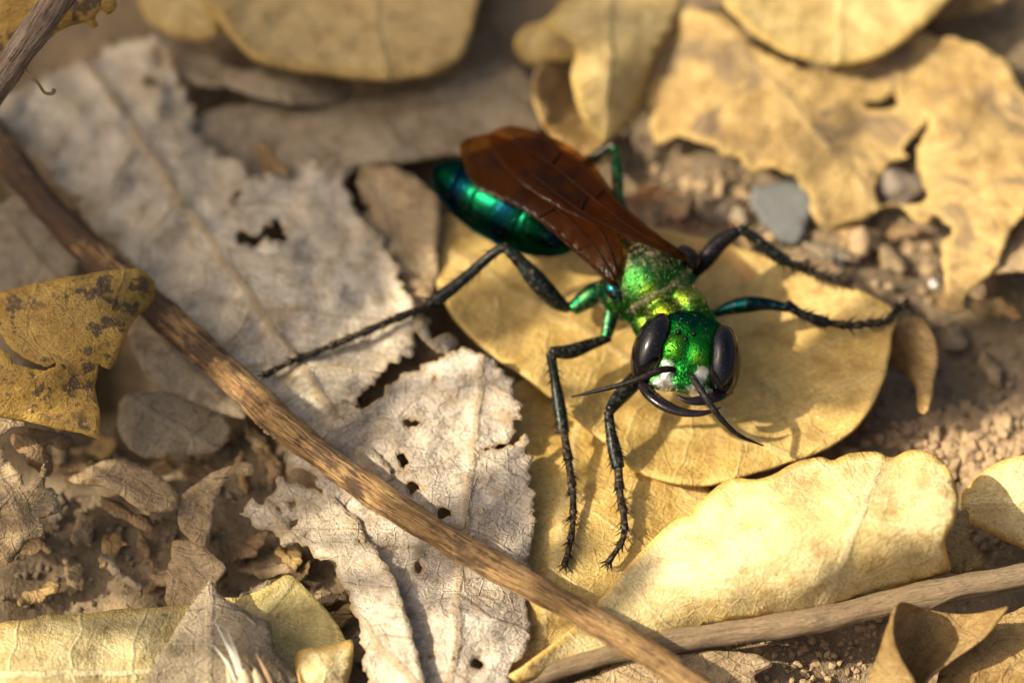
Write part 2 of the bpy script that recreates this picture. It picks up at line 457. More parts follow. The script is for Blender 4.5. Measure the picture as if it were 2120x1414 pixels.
def lump(center, r, rs, squash=0.8, detail=1):
    """small irregular stone or crumb"""
    t = (1 + 5 ** .5) / 2
    V = np.array([(-1, t, 0), (1, t, 0), (-1, -t, 0), (1, -t, 0), (0, -1, t), (0, 1, t), (0, -1, -t), (0, 1, -t), (t, 0, -1), (t, 0, 1), (-t, 0, -1), (-t, 0, 1)], float)
    V /= np.linalg.norm(V[0])
    F = [(0, 11, 5), (0, 5, 1), (0, 1, 7), (0, 7, 10), (0, 10, 11), (1, 5, 9), (5, 11, 4), (11, 10, 2), (10, 7, 6), (7, 1, 8), (3, 9, 4), (3, 4, 2), (3, 2, 6), (3, 6, 8), (3, 8, 9), (4, 9, 5), (2, 4, 11), (6, 2, 10), (8, 6, 7), (9, 8, 1)]
    for _ in range(detail - 1):
        mid, nf, vl = {}, [], [v for v in V]
        def m(a, b):
            k = (min(a, b), max(a, b))
            if k not in mid:
                q = vl[a] + vl[b]; vl.append(q / np.linalg.norm(q)); mid[k] = len(vl) - 1
            return mid[k]
        for a, b, c_ in F:
            x, y, z_ = m(a, b), m(b, c_), m(c_, a); nf += [(a, x, z_), (b, y, x), (c_, z_, y), (x, y, z_)]
        V, F = np.array(vl), nf
    o = rs.uniform(-90, 90, 3)
    V = V * (1 + 0.45 * fbm(V[:, 0] * 1.3 + o[0], V[:, 1] * 1.3 + o[1], V[:, 2] * 1.3 + o[2], 5, 2))[:, None]
    V = V * (np.array([rs.uniform(.75, 1.25), rs.uniform(.75, 1.25), squash * rs.uniform(.8, 1.1)]) * r)
    a = rs.uniform(0, 6.28); ca, sa = math.cos(a), math.sin(a)
    V = V @ np.array([[ca, sa, 0], [-sa, ca, 0], [0, 0, 1]])
    return V + np.asarray(center), F

# ---------------------------------------------------------------- leaf materials
LM = leaf_material
M_PALE = LM('pale_decayed_leaf', (0.56, 0.475, 0.345), (0.74, 0.65, 0.50), vein=(0.46, 0.31, 0.14), stain=(0.42, 0.29, 0.15), stain_amt=0.6, speck_amt=0.35,
            vein_amt=0.6, lat=(4.6, 0.75), net=0.18, fibre=0.35, transl=0.12, rough=0.75, rim=(0.42, 0.32, 0.19), rim_w=0.25, seed=1, bump=1.25)
M_PALE2 = LM('pale_torn_leaf', (0.54, 0.45, 0.34), (0.70, 0.61, 0.48), vein=(0.42, 0.30, 0.15), stain=(0.36, 0.23, 0.11), stain_amt=0.55, speck_amt=0.5,
             vein_amt=0.55, lat=(5.2, 0.55), net=0.2, fibre=0.35, transl=0.12, rough=0.75, rim=(0.45, 0.33, 0.18), rim_w=0.2, seed=2, bump=1.3)
M_GREY = LM('grey_leaf', (0.31, 0.24, 0.15), (0.43, 0.35, 0.24), vein=(0.3, 0.23, 0.13), stain=(0.2, 0.13, 0.07), stain_amt=0.5, vein_amt=0.4, lat=(4.0, 0.6), net=0.2, transl=0.1, rough=0.8, seed=3)
M_BROWN = LM('brown_leaf', (0.30, 0.19, 0.09), (0.42, 0.285, 0.15), vein=(0.3, 0.2, 0.1), stain=(0.12, 0.07, 0.03), stain_amt=0.5, vein_amt=0.4, net=0.25, transl=0.15, rough=0.75, seed=4)
M_TAN = LM('tan_leaf', (0.47, 0.32, 0.16), (0.60, 0.45, 0.26), vein=(0.5, 0.36, 0.2), stain=(0.24, 0.14, 0.06), stain_amt=0.5, vein_amt=0.4, net=0.25, transl=0.15, rough=0.75, seed=5, bump=1.3)
M_OLD = LM('blotched_tan_leaf', (0.48, 0.31, 0.115), (0.66, 0.46, 0.18), vein=(0.55, 0.4, 0.2), stain=(0.17, 0.13, 0.095), stain_amt=0.75, stain_lo=0.48, speck_amt=0.7, vein_amt=0.3, lat=(5, 0.5), net=0.15, transl=0.15, rough=0.7, rim=(0.62, 0.42, 0.15), rim_w=0.5, seed=6, bump=1.2)
M_ROUND = LM('golden_leaf', (0.62, 0.405, 0.11), (0.75, 0.54, 0.19), vein=(0.70, 0.54, 0.25), stain=(0.30, 0.20, 0.08), stain_amt=0.45, speck_amt=0.4, vein_amt=0.4, lat=(3.4, 0.45), net=0.25, fibre=0.4, transl=0.2, rough=0.5, rim=(0.66, 0.45, 0.13), rim_w=0.45, seed=7, bump=0.7, spec=0.4)
M_UNDER = LM('yellow_leaf', (0.66, 0.43, 0.105), (0.78, 0.56, 0.19), vein=(0.72, 0.57, 0.28), stain=(0.42, 0.26, 0.08), stain_amt=0.5, speck_amt=0.5, vein_amt=0.5, lat=(5.2, 0.6), net=0.2, transl=0.2, rough=0.5, rim=(0.66, 0.47, 0.15), seed=8, bump=0.7, spec=0.4)
M_ROLL = LM('cream_yellow_leaf', (0.70, 0.53, 0.21), (0.80, 0.66, 0.34), vein=(0.85, 0.72, 0.42), stain=(0.62, 0.42, 0.14), stain_amt=0.45, speck=(0.16, 0.09, 0.04), speck_amt=0.6, vein_amt=0.6, lat=(5.6, 0.7), net=0.22, fibre=0.15, transl=0.18, rough=0.42, rim=(0.66, 0.42, 0.10), rim_w=0.45, seed=9, bump=0.6, spec=0.45)
M_SPOT = LM('spotted_ochre_leaf', (0.46, 0.28, 0.065), (0.56, 0.36, 0.095), vein=(0.52, 0.35, 0.12), stain=(0.22, 0.14, 0.06), stain_amt=0.6, speck=(0.055, 0.045, 0.045), speck_amt=0.9, spots=0.9, vein_amt=0.15, lat=(5, 0.5), net=0.15, transl=0.15, rough=0.55, rim=(0.5, 0.3, 0.06), rim_w=0.3, seed=10)
M_TOP = LM('plain_yellow_leaf', (0.60, 0.41, 0.165), (0.69, 0.50, 0.22), vein=(0.6, 0.45, 0.2), stain=(0.5, 0.33, 0.15), stain_amt=0.35, vein_amt=0.25, lat=(5, 0.5), net=0.12, transl=0.15, rough=0.6, rim=(0.5, 0.33, 0.10), rim_w=0.6, seed=11)
M_TOP2 = LM('light_yellow_leaf', (0.63, 0.45, 0.17), (0.73, 0.56, 0.25), vein=(0.62, 0.48, 0.22), stain=(0.45, 0.3, 0.12), stain_amt=0.3, vein_amt=0.25, lat=(5, 0.5), net=0.12, transl=0.15, rough=0.6, rim=(0.5, 0.34, 0.10), rim_w=0.6, seed=12)
M_OLIVE = LM('olive_yellow_leaf', (0.50, 0.41, 0.15), (0.58, 0.48, 0.20), vein=(0.72, 0.6, 0.32), stain=(0.5, 0.36, 0.12), stain_amt=0.3, vein_amt=0.4, lat=(3.4, 0.4), net=0.15, transl=0.25, rough=0.45, rim=(0.66, 0.5, 0.16), rim_w=0.5, seed=13, spec=0.4)
M_PLEAT = LM('pleated_yellow_leaf', (0.60, 0.46, 0.18), (0.70, 0.58, 0.30), vein=(0.84, 0.72, 0.42), stain=(0.45, 0.3, 0.1), stain_amt=0.35, speck_amt=0.6, vein_amt=0.7, lat=(3.6, 0.25), net=0.12, transl=0.2, rough=0.45, rim=(0.66, 0.48, 0.15), seed=14, spec=0.4)
M_POINT = LM('grey_brown_leaf', (0.31, 0.245, 0.155), (0.38, 0.305, 0.20), vein=(0.47, 0.38, 0.25), stain=(0.22, 0.16, 0.09), stain_amt=0.4, speck_amt=0.9, vein_amt=0.5, lat=(3.4, 0.5), net=0.2, transl=0.1, rough=0.8, seed=15, bump=1.4)
M_FOLD = LM('rust_brown_leaf', (0.50, 0.315, 0.11), (0.62, 0.425, 0.18), vein=(0.5, 0.34, 0.15), stain=(0.25, 0.14, 0.05), stain_amt=0.45, speck_amt=0.8, vein_amt=0.2, net=0.25, transl=0.25, rough=0.65, seed=16, bump=1.3)

# ---------------------------------------------------------------- back of the picture
leaf('dry_leaf', 'broad flat grey brown leaf lying behind the torn pale leaf', [(380, 300), (420, 240), (520, 215), (640, 225), (760, 200), (900, 180), (1010, 120), (1090, 150), (1130, 250), (1080, 290), (960, 315), (860, 330), (740, 348), (600, 420), (470, 400)],
     [(400, 300, 0.6), (640, 240, 0.6), (760, 340, 1.3), (950, 310, 1.6), (1090, 200, 1.2), (600, 400, 0.5), (1000, 140, .6)], M_GREY, jag=0.08, thick=0.2, mid=((420, 320), (1100, 180)), lat=(7, .5), quilt=.03, seed=21, curl=0.1, wrinkle=.3)
leaf('dry_leaf', 'smooth broad yellow leaf with upturned rounded edge above the grey brown leaf', [(415, -10), (450, 25), (485, 75), (530, 118), (600, 138), (700, 152), (810, 160), (900, 146), (948, 122), (972, 78), (985, 20), (1000, -60), (960, -260), (700, -330), (450, -200)],
     [(430, 0, 4.6), (600, 138, 4.2), (800, 160, 4.4), (950, 122, 3.8), (980, 0, 3.2), (700, 20, 3.2), (700, -150, 2.2), (460, -150, 3.0)], M_TOP, jag=0.02, thick=0.35, mid=((700, -300), (800, 160)), seed=22, wrinkle=.15)
leaf('dry_leaf', 'small yellow leaf tip beside the smooth broad yellow leaf', [(290, -40), (300, 30), (340, 65), (400, 82), (440, 78), (462, 50), (440, 10), (420, -60)],
     [(300, 30, 2.4), (400, 82, 2.2), (440, 0, 2.8)], M_TOP2, jag=0.03, seed=23)
leaf('leaf_fragment', 'curved pale grey leaf strip under the smooth broad yellow leaf', [(372, 100), (420, 108), (480, 140), (560, 148), (640, 160), (720, 168), (728, 195), (690, 214), (620, 212), (555, 204), (500, 190), (470, 178), (400, 170), (375, 140)],
     [(380, 120, 0.8), (500, 185, 1.6), (560, 200, 1.9), (720, 190, 0.5), (640, 165, 1.3)], M_GREY, jag=0.12, seed=24, curl=.2)
leaf('dry_leaf', 'yellow leaf lobe tucked left of the overlapping curled leaves', [(1062, 95), (1085, 60), (1130, 40), (1200, -20), (1290, -60), (1300, 60), (1200, 120), (1130, 128), (1088, 132)],
     [(1070, 100, 2.0), (1130, 60, 3.2), (1250, 0, 3.6), (1120, 128, 1.8)], M_TOP2, jag=0.04, seed=25)
leaf('dry_leaf', 'cream leaf with a shadowed brown hollow, curled under a larger lobe', [(1112, 148), (1108, 200), (1128, 255), (1165, 300), (1215, 335), (1262, 320), (1262, 230), (1225, 130), (1175, 75), (1140, 85)],
     [(1112, 160, 3.0), (1128, 250, 3.0), (1200, 325, 2.4), (1165, 180, 1.4), (1160, 110, 0.6), (1225, 250, 0.8), (1250, 300, 1.4)], M_FOLD, jag=0.03, thick=.22, seed=26, wrinkle=.08)
leaf('dry_leaf', 'olive cream leaf lobe drooping to a point behind the folded wings', [(1192, 108), (1183, 160), (1198, 225), (1236, 278), (1262, 292), (1298, 258), (1330, 200), (1356, 120), (1402, 40), (1420, -30), (1340, -70), (1220, -40), (1140, 30), (1145, 62), (1180, 84)],
     [(1190, 110, 4.6), (1185, 170, 4.3), (1250, 288, 2.4), (1330, 200, 2.0), (1250, 160, 4.4), (1300, 60, 4.0), (1150, 50, 4.0), (1400, 20, 2.6)], M_TOP2, jag=0.03, thick=.25, seed=27, mid=((1260, -40), (1255, 290)), wrinkle=.1)
leaf('dry_leaf', 'large tan leaf eaten through with ragged holes and dark mottling', [(1395, 70), (1420, 20), (1500, 40), (1560, 100), (1680, 140), (1800, 125), (1870, 70), (1960, 85), (2060, 110), (2125, 190), (2180, 330), (2130, 430), (2080, 500), (2050, 560), (2010, 610), (1985, 640), (1955, 615), (1950, 545), (1965, 470), (1930, 440), (1915, 460), (1840, 420), (1770, 455), (1700, 470), (1665, 380), (1600, 350), (1540, 345), (1480, 305), (1400, 285), (1352, 300), (1345, 200), (1362, 130)],
     [(1400, 80, 2.0), (1350, 280, 1.0), (1500, 200, 2.2), (1560, 340, 1.5), (1700, 200, 1.8), (1700, 450, 0.9), (1880, 90, 2.6), (1850, 280, 1.3), (2100, 200, 2.6), (2080, 480, 2.3), (1985, 630, 1.0), (1930, 440, 0.5), (2000, 330, 2.4)], M_OLD,
     holes=[[(1795, 215), (1835, 208), (1858, 185), (1868, 215), (1845, 228), (1800, 232)], [(1915, 232), (1930, 240), (1908, 290), (1880, 320), (1872, 305), (1900, 270)], [(1870, 330), (1890, 300), (1915, 360), (1912, 410), (1880, 425), (1820, 420), (1806, 380), (1835, 350)]],
     jag=0.22, thick=.22, seed=28, mid=((1500, 60), (1980, 600)), lat=(6, .5), wrinkle=.45, wscale=.22, curl=.25)
leaf('dry_leaf', 'smooth rounded light yellow leaf resting above the hole eaten tan leaf', [(1505, -20), (1535, 40), (1580, 78), (1645, 112), (1740, 130), (1820, 112), (1890, 66), (1950, 10), (2000, -80), (1850, -240), (1600, -180)],
     [(1520, 0, 4.6), (1640, 110, 4.2), (1740, 130, 4.0), (1880, 70, 4.4), (1720, -20, 3.4), (1800, -150, 3.0)], M_TOP2, jag=0.02, thick=0.3, seed=29, mid=((1750, -200), (1735, 130)))
leaf('dry_leaf', 'brown leaf in shade behind the rounded light yellow leaf', [(1890, 20), (1960, -30), (2060, -60), (2100, -20), (2040, 25), (1980, 40), (1930, 48)], [(1900, 20, 1.4), (2050, -30, 2.4), (1960, 40, 1.2)], M_FOLD, jag=0.08, seed=30)
leaf('dry_leaf', 'narrow orange tan leaf edge poking out under the hole eaten leaf', [(2062, 520), (2100, 470), (2180, 420), (2260, 500), (2200, 570), (2120, 560), (2050, 562)], [(2060, 545, 1.4), (2120, 560, 1.9), (2200, 480, 1.2)], M_TAN, jag=0.04, seed=31)

# ---------------------------------------------------------------- left: pale decayed leaves and fragments
leaf('leaf_fragment', 'crumpled tan grey leaf half hidden beside the pale leaf and the abdomen', [(742, 352), (800, 342), (858, 362), (905, 408), (912, 480), (905, 560), (885, 640), (840, 660), (780, 560), (735, 470)],
     [(745, 360, 1.5), (850, 362, 2.0), (910, 450, 1.6), (890, 620, 0.9), (780, 520, 1.7)], M_TAN, jag=0.12, seed=33, wrinkle=.3, curl=.15, holes=[[(722, 385), (742, 382), (740, 405), (748, 425), (770, 430), (745, 440), (726, 425)]])
pale = leaf('dry_leaf', 'huge pale decayed leaf with tattered edges and holes, crossed by the long twig', [(-30, 230), (40, 180), (130, 140), (240, 95), (300, 70), (345, 88), (362, 150), (395, 215), (412, 270), (440, 292), (500, 340), (545, 375), (570, 352), (598, 372), (618, 345), (650, 322), (668, 345), (700, 328), (728, 355), (722, 410), (750, 450), (775, 470), (810, 520), (835, 585), (860, 640), (882, 668), (862, 690), (850, 730), (820, 748), (800, 760), (772, 790), (745, 800), (720, 860), (760, 900), (800, 960), (810, 1020), (700, 1000), (610, 960), (560, 900), (500, 830), (440, 740), (360, 650), (270, 545), (180, 450), (90, 345), (20, 290)],
     [(0, 230, 1.0), (300, 80, 0.8), (400, 260, 1.6), (250, 420, 1.7), (180, 440, 0.9), (540, 370, 2.0), (480, 560, 2.4), (640, 480, 2.3), (720, 340, 2.3), (360, 640, 1.7), (820, 560, 2.1), (860, 690, 2.2), (640, 740, 2.5), (800, 760, 2.3), (560, 880, 1.8), (800, 1000, 1.3), (680, 900, 1.8)], M_PALE,
     holes=[[(495, 490), (545, 474), (578, 460), (590, 494), (564, 502), (545, 494), (528, 514)], [(474, 400), (495, 396), (498, 428), (480, 434)], [(320, 105), (345, 118), (338, 140), (322, 128)], [(300, 160), (325, 158), (318, 176), (302, 175)]],
     jag=0.3, smooth=False, thick=0.13, res=.36, seed=34, mid=((245, 225), (690, 860)), lat=(4.6, .75), quilt=.14, wrinkle=.5, wscale=.33, curl=.35, jfreq=2.2)
torn = leaf('dry_leaf', 'pale torn leaf under the long twig, its ragged top edge beside the front feet', [(800, 792), (860, 770), (872, 752), (905, 755), (935, 722), (990, 728), (1000, 722), (1030, 745), (1060, 790), (1080, 840), (1082, 866), (1065, 872), (1072, 895), (1045, 915), (1000, 932), (1058, 920), (1090, 906), (1096, 960), (1104, 1050), (1100, 1140), (1090, 1230), (1098, 1290), (1092, 1340), (1060, 1385), (1040, 1450), (860, 1480), (800, 1300), (760, 1180), (700, 1080), (655, 1000), (640, 950), (690, 870), (715, 868), (690, 850), (720, 830), (760, 842), (795, 818)],
     [(820, 800, 2.2), (930, 725, 2.8), (1060, 800, 2.6), (1080, 900, 2.5), (1104, 1050, 1.9), (1095, 1300, 1.2), (900, 950, 2.2), (700, 860, 2.5), (700, 1050, 1.3), (800, 1250, 1.2), (950, 1200, 2.0), (1000, 1050, 2.4), (870, 1450, 1.2), (1040, 1440, 1.0), (990, 1330, 1.9)], M_PALE2,
     holes=[[(838, 872), (860, 868), (864, 876), (842, 882)], [(820, 945), (832, 940), (845, 958), (835, 978), (826, 965)], [(848, 1000), (860, 998), (880, 1010), (862, 1022), (850, 1030), (846, 1012)], [(905, 1055), (925, 1050), (940, 1066), (915, 1070)], [(880, 1060), (900, 1062), (895, 1070), (882, 1070)], [(985, 1365), (1000, 1372), (990, 1380), (978, 1376)], [(866, 1160), (872, 1170), (868, 1190), (862, 1180)], [(880, 1352), (905, 1348), (898, 1358), (885, 1366)], [(890, 790), (902, 776), (905, 790), (896, 800)]],
     jag=0.2, smooth=False, thick=0.13, res=.33, seed=35, mid=((985, 860), (930, 1420)), lat=(5.2, .55), quilt=.13, wrinkle=.4, wscale=.38, curl=.3, jfreq=2.2)
leaf('dry_leaf', 'grey brown leaf strip half under the long twig beside the spotted leaf', [(262, 660), (300, 640), (345, 690), (420, 760), (500, 838), (498, 866), (440, 850), (385, 825), (340, 808), (290, 760)],
     [(270, 670, 1.3), (400, 740, 1.6), (490, 860, 0.8), (340, 800, 0.7)], M_GREY, jag=0.08, seed=36, curl=.1)
leaf('leaf_fragment', 'rounded taupe leaf piece lying flat in a dark gap', [(250, 830), (290, 812), (350, 815), (420, 830), (470, 868), (478, 905), (440, 935), (370, 940), (330, 948), (290, 944), (258, 915), (243, 880)],
     [(250, 860, 0.0), (360, 830, 0.7), (470, 890, 0.1), (330, 940, -0.2)], M_POINT, jag=0.08, seed=37, wrinkle=.15)
leaf('leaf_fragment', 'grey torn leaf with a hole riddled corner, below the long twig', [(496, 1062), (520, 1040), (545, 1048), (580, 990), (610, 1000), (650, 1010), (720, 1050), (770, 1120), (815, 1200), (850, 1300), (880, 1420), (880, 1480), (780, 1480), (755, 1380), (745, 1300), (725, 1240), (700, 1200), (690, 1165), (650, 1150), (620, 1120), (585, 1128), (560, 1095), (520, 1085)],
     [(500, 1060, 0.6), (580, 1000, 1.3), (700, 1060, 1.7), (620, 1120, 0.9), (730, 1200, 1.6), (820, 1250, 2.3), (780, 1400, 1.3), (870, 1440, 2.0)], M_PALE,
     holes=[[(598, 1080), (612, 1078), (608, 1096), (596, 1092)], [(572, 1048), (582, 1046), (584, 1058), (574, 1060)], [(630, 1105), (640, 1102), (636, 1114)], [(600, 1040), (606, 1034), (612, 1042), (604, 1048)], [(742, 1120), (750, 1115), (752, 1125)]],
     jag=0.2, smooth=False, thick=.13, seed=38, wrinkle=.3, curl=.2, jfreq=1.8, mid=((540, 1040), (860, 1420)))
leaf('leaf_fragment', 'brown leaf with a wavy upturned lip above bare soil', [(128, 985), (170, 975), (230, 950), (300, 962), (345, 995), (370, 1030), (362, 1052), (300, 1050), (255, 1025), (215, 1002), (165, 1000)],
     [(130, 985, 0.4), (215, 1000, 1.6), (250, 1022, 1.4), (300, 970, 0.5), (360, 1048, 1.0), (200, 960, 0.2)], M_TAN, jag=0.06, seed=39, curl=.25)
leaf('leaf_fragment', 'jagged brown splinter of leaf under the wavy lipped leaf', [(208, 1022), (240, 1035), (280, 1060), (310, 1072), (325, 1096), (312, 1102), (280, 1082), (250, 1072), (215, 1045)],
     [(210, 1025, 0.7), (320, 1100, 0.0)], M_BROWN, jag=0.1, smooth=False, seed=40)
leaf('leaf_fragment', 'curled orange tan leaf scrap pointing toward the twig', [(372, 1030), (410, 1000), (450, 975), (500, 955), (528, 965), (520, 985), (480, 985), (452, 1020), (440, 1060), (430, 1125), (402, 1120), (376, 1090)],
     [(375, 1040, 0.6), (450, 975, 1.6), (525, 965, 1.7), (420, 1110, 0.2), (440, 1040, 0.3)], M_TAN, jag=0.06, seed=41, curl=.2)
leaf('leaf_fragment', 'sunlit ragged tan leaf scrap on the soil above the pleated leaf', [(365, 1120), (420, 1118), (432, 1140), (470, 1170), (455, 1195), (440, 1230), (400, 1262), (345, 1255), (340, 1200), (350, 1150)],
     [(370, 1125, -0.2), (465, 1170, 0.2), (400, 1260, -0.6), (345, 1240, -.6)], M_TAN, jag=0.12, seed=42)
leaf('leaf_fragment', 'crumbled tan leaf scrap at the rim of the spotted leaf', [(-30, 815), (20, 822), (52, 848), (48, 880), (20, 885), (5, 900), (-40, 905)], [(0, 820, 4.6), (50, 860, 4.2), (-20, 900, 4.0)], M_TAN, jag=0.16, seed=43)
leaf('leaf_fragment', 'ragged beige leaf mass with torn lobes near the dark hollow', [(-40, 925), (0, 922), (30, 960), (50, 985), (48, 1005), (75, 985), (92, 960), (100, 1010), (122, 1020), (118, 1060), (88, 1062), (90, 1105), (45, 1130), (10, 1165), (-40, 1180)],
     [(-20, 930, 3.6), (40, 990, 3.0), (110, 1030, 2.4), (80, 1100, 1.9), (0, 1160, 1.6), (-30, 1060, 2.8)], M_TAN, jag=0.2, smooth=False, seed=44, wrinkle=.5, wscale=.5, curl=.3, jfreq=1.8)
leaf('leaf_fragment', 'folded brown leaf scrap in the dark hollow below the spotted leaf', [(20, 905), (70, 888), (150, 905), (140, 935), (100, 920), (110, 960), (98, 985), (60, 960)], [(20, 905, 2.0), (145, 910, 1.0), (100, 980, 1.2), (70, 930, 2.3)], M_BROWN, jag=0.08, seed=45, curl=.2)
leaf('leaf_fragment', 'pale grey rounded leaf end left of the dark twig', [(-30, 450), (10, 420), (60, 395), (95, 440), (140, 500), (160, 560), (90, 600), (-30, 620)], [(-20, 450, 0.8), (60, 400, 1.1), (140, 540, 0.5), (-20, 610, 0.9)], M_GREY, jag=0.06, seed=46)
leaf('leaf_fragment', 'small torn pale strip standing beside the hind tarsus', [(858, 648), (878, 652), (895, 700), (930, 690), (945, 712), (928, 740), (905, 728), (885, 712), (868, 690)], [(865, 650, 2.8), (900, 700, 2.6), (935, 715, 2.2)], M_PALE2, jag=0.16, smooth=False, seed=47)
leaf('leaf_fragment', 'brown leaf floor seen through the gap in the torn pale leaf', [(740, 770), (820, 720), (900, 700), (960, 740), (960, 850), (880, 900), (780, 880)], [(760, 780, 0.7), (930, 720, 0.9), (880, 880, 0.6)], M_BROWN, jag=0.05, seed=48)

# ---------------------------------------------------------------- spotted ochre leaf folded over the twig
SPOT_A = [(-60, 620), (0, 604), (90, 583), (170, 568), (240, 558), (290, 556), (322, 585), (318, 625), (300, 645), (284, 655), (262, 690), (240, 750), (228, 765), (210, 760), (206, 752), (196, 800), (206, 850), (208, 895), (212, 912), (190, 902), (120, 886), (60, 872), (0, 862), (-60, 850)]
leaf('dry_leaf', 'ochre leaf covered in black mould spots, cracked and folded over the twig', SPOT_A,
     [(-40, 615, 6.4), (90, 583, 7.6), (240, 558, 7.2), (291, 574, 7.0), (318, 590, 5.8), (310, 640, 4.4), (284, 655, 5.4), (262, 690, 6.6), (230, 760, 6.2), (120, 700, 7.2), (205, 800, 5.4), (210, 905, 4.2), (60, 870, 4.2), (-50, 850, 4.6), (0, 730, 6.8), (100, 800, 6.0)], M_SPOT,
     holes=[[(-50, 672), (0, 690), (22, 722), (48, 738), (78, 752), (90, 762), (118, 754), (92, 768), (62, 762), (30, 750), (0, 720), (-50, 700)]], jag=0.04, smooth=False, thick=.22, res=.36, seed=50, mid=((-40, 700), (290, 640)), quilt=.03, wrinkle=.22, wscale=.25, curl=.12)

# ---------------------------------------------------------------- leaves under the insect
leaf('dry_leaf', 'yellow leaf beneath both front feet, running under the rolled cream leaf', [(1062, 800), (1130, 790), (1240, 880), (1330, 950), (1450, 990), (1480, 1080), (1400, 1200), (1280, 1330), (1150, 1385), (1070, 1440), (1000, 1420), (1040, 1250), (1060, 1050), (1050, 900)],
     [(1070, 810, 1.0), (1140, 820, 0.3), (1250, 900, 0.5), (1430, 1000, 0.7), (1185, 1000, 1.2), (1090, 1100, 1.0), (1170, 1170, 1.3), (1300, 1100, 1.3), (1400, 1180, 0.6), (1060, 1400, 0.5), (1230, 1300, 0.4)], M_UNDER, jag=0.03, thick=.2, seed=52, mid=((1210, 800), (1110, 1420)), lat=(5.2, .6), quilt=.08, wrinkle=.16)
leaf('dry_leaf', 'broad golden round leaf on which the wasp stands', [(880, 470), (960, 440), (1080, 440), (1250, 450), (1450, 492), (1600, 535), (1740, 585), (1822, 622), (1848, 640), (1856, 660), (1846, 688), (1840, 735), (1828, 785), (1800, 845), (1760, 892), (1700, 930), (1600, 965), (1500, 995), (1440, 1002), (1370, 990), (1310, 965), (1255, 915), (1200, 868), (1130, 810), (1080, 775), (1030, 740), (960, 680), (905, 590)],
     [(890, 500, 1.0), (1250, 460, 1.3), (1600, 540, 1.4), (1740, 590, 2.0), (1850, 645, 3.1), (1840, 740, 2.9), (1760, 890, 2.2), (1500, 990, 1.9), (1310, 960, 1.9), (1130, 805, 2.0), (1040, 740, 1.9), (920, 620, 1.4), (1100, 620, 1.0), (1350, 760, 0.9), (1560, 780, 1.0), (1650, 700, 1.4), (1400, 920, 1.1), (1250, 850, 1.2)], M_ROUND, jag=0.03, thick=.22, res=.4, seed=53, mid=((900, 500), (1660, 960)), lat=(3.4, .45), quilt=.07, wrinkle=.14, curl=.1)
leaf('dry_leaf', 'narrow curled brown leaf hanging behind the tip of the golden round leaf', [(1846, 680), (1880, 655), (1915, 668), (1936, 720), (1932, 780), (1918, 850), (1900, 848), (1895, 800), (1862, 770), (1838, 730)],
     [(1850, 680, 1.2), (1890, 660, 2.0), (1934, 730, 2.4), (1915, 848, 1.8), (1860, 750, 0.2), (1895, 790, .9)], M_FOLD, jag=0.03, seed=54, thick=.2)

# ---------------------------------------------------------------- lower right
leaf('dry_leaf', 'thick cream yellow leaf rolled up along the thin stick, raised midrib', [(1040, 1408), (1090, 1378), (1150, 1330), (1220, 1268), (1270, 1205), (1340, 1128), (1385, 1085), (1412, 1068), (1432, 1066), (1446, 1040), (1490, 1002), (1520, 988), (1560, 992), (1600, 982), (1650, 955), (1700, 946), (1722, 952), (1760, 938), (1815, 935), (1845, 948), (1880, 932), (1920, 934), (1955, 958), (1978, 1000), (1985, 1040), (1974, 1085), (1958, 1115), (1962, 1150), (1968, 1182), (1930, 1195), (1860, 1218), (1780, 1240), (1700, 1265), (1640, 1275), (1560, 1278), (1480, 1296), (1400, 1318), (1330, 1330), (1260, 1345), (1180, 1372), (1110, 1400), (1060, 1420)],
     [(1050, 1405, 1.0), (1090, 1376, 1.5), (1220, 1268, 2.0), (1340, 1128, 2.4), (1410, 1070, 3.0), (1440, 1045, 3.6), (1530, 988, 4.5), (1700, 945, 5.2), (1900, 932, 6.2), (1985, 1040, 6.6), (1960, 1120, 5.4), (1965, 1180, 1.9),
      (1860, 1216, 0.9), (1690, 1266, 0.5), (1480, 1296, 0.4), (1330, 1330, 0.5), (1180, 1372, 0.4),
      (1850, 1160, 4.6), (1690, 1215, 3.6), (1500, 1245, 2.8), (1350, 1275, 1.9), (1220, 1335, 1.3), (1850, 1040, 6.6), (1700, 1080, 6.3), (1550, 1120, 5.0), (1430, 1160, 3.5), (1320, 1200, 2.2), (1600, 1030, 5.9), (1920, 1000, 6.8), (1760, 990, 6.3), (1600, 1020, 5.9)], M_ROLL,
     jag=0.025, thick=.24, res=.36, seed=55, mid=((1700, 1285), (1800, 1010)), lat=(5.4, -.8), quilt=.05, wrinkle=.12, wscale=.35, curl=.32)
leaf('dry_leaf', 'brown shadowed leaf corner curling beyond the rolled cream leaf', [(1950, 1100), (1985, 1060), (2005, 1060), (2008, 1110), (2035, 1150), (2038, 1170), (2010, 1182), (1970, 1186), (1940, 1170)], [(1960, 1100, 3.4), (1995, 1062, 3.0), (2035, 1165, 1.4), (1965, 1180, 1.6)], M_FOLD, jag=0.04, seed=56)
leaf('dry_leaf', 'cream leaf with a rolled edge lying right of the rolled cream leaf', [(1990, 1030), (2010, 1000), (2060, 960), (2130, 940), (2220, 950), (2250, 1060), (2180, 1150), (2110, 1132), (2040, 1098), (2000, 1075)],
     [(1992, 1035, 1.2), (2060, 962, 3.4), (2180, 950, 4.0), (2110, 1130, 0.9), (2040, 1096, 0.8), (2120, 1040, 3.4), (2200, 1100, 1.6)], M_ROLL, jag=0.03, thick=.22, seed=57, mid=((2000, 1050), (2240, 1020)))
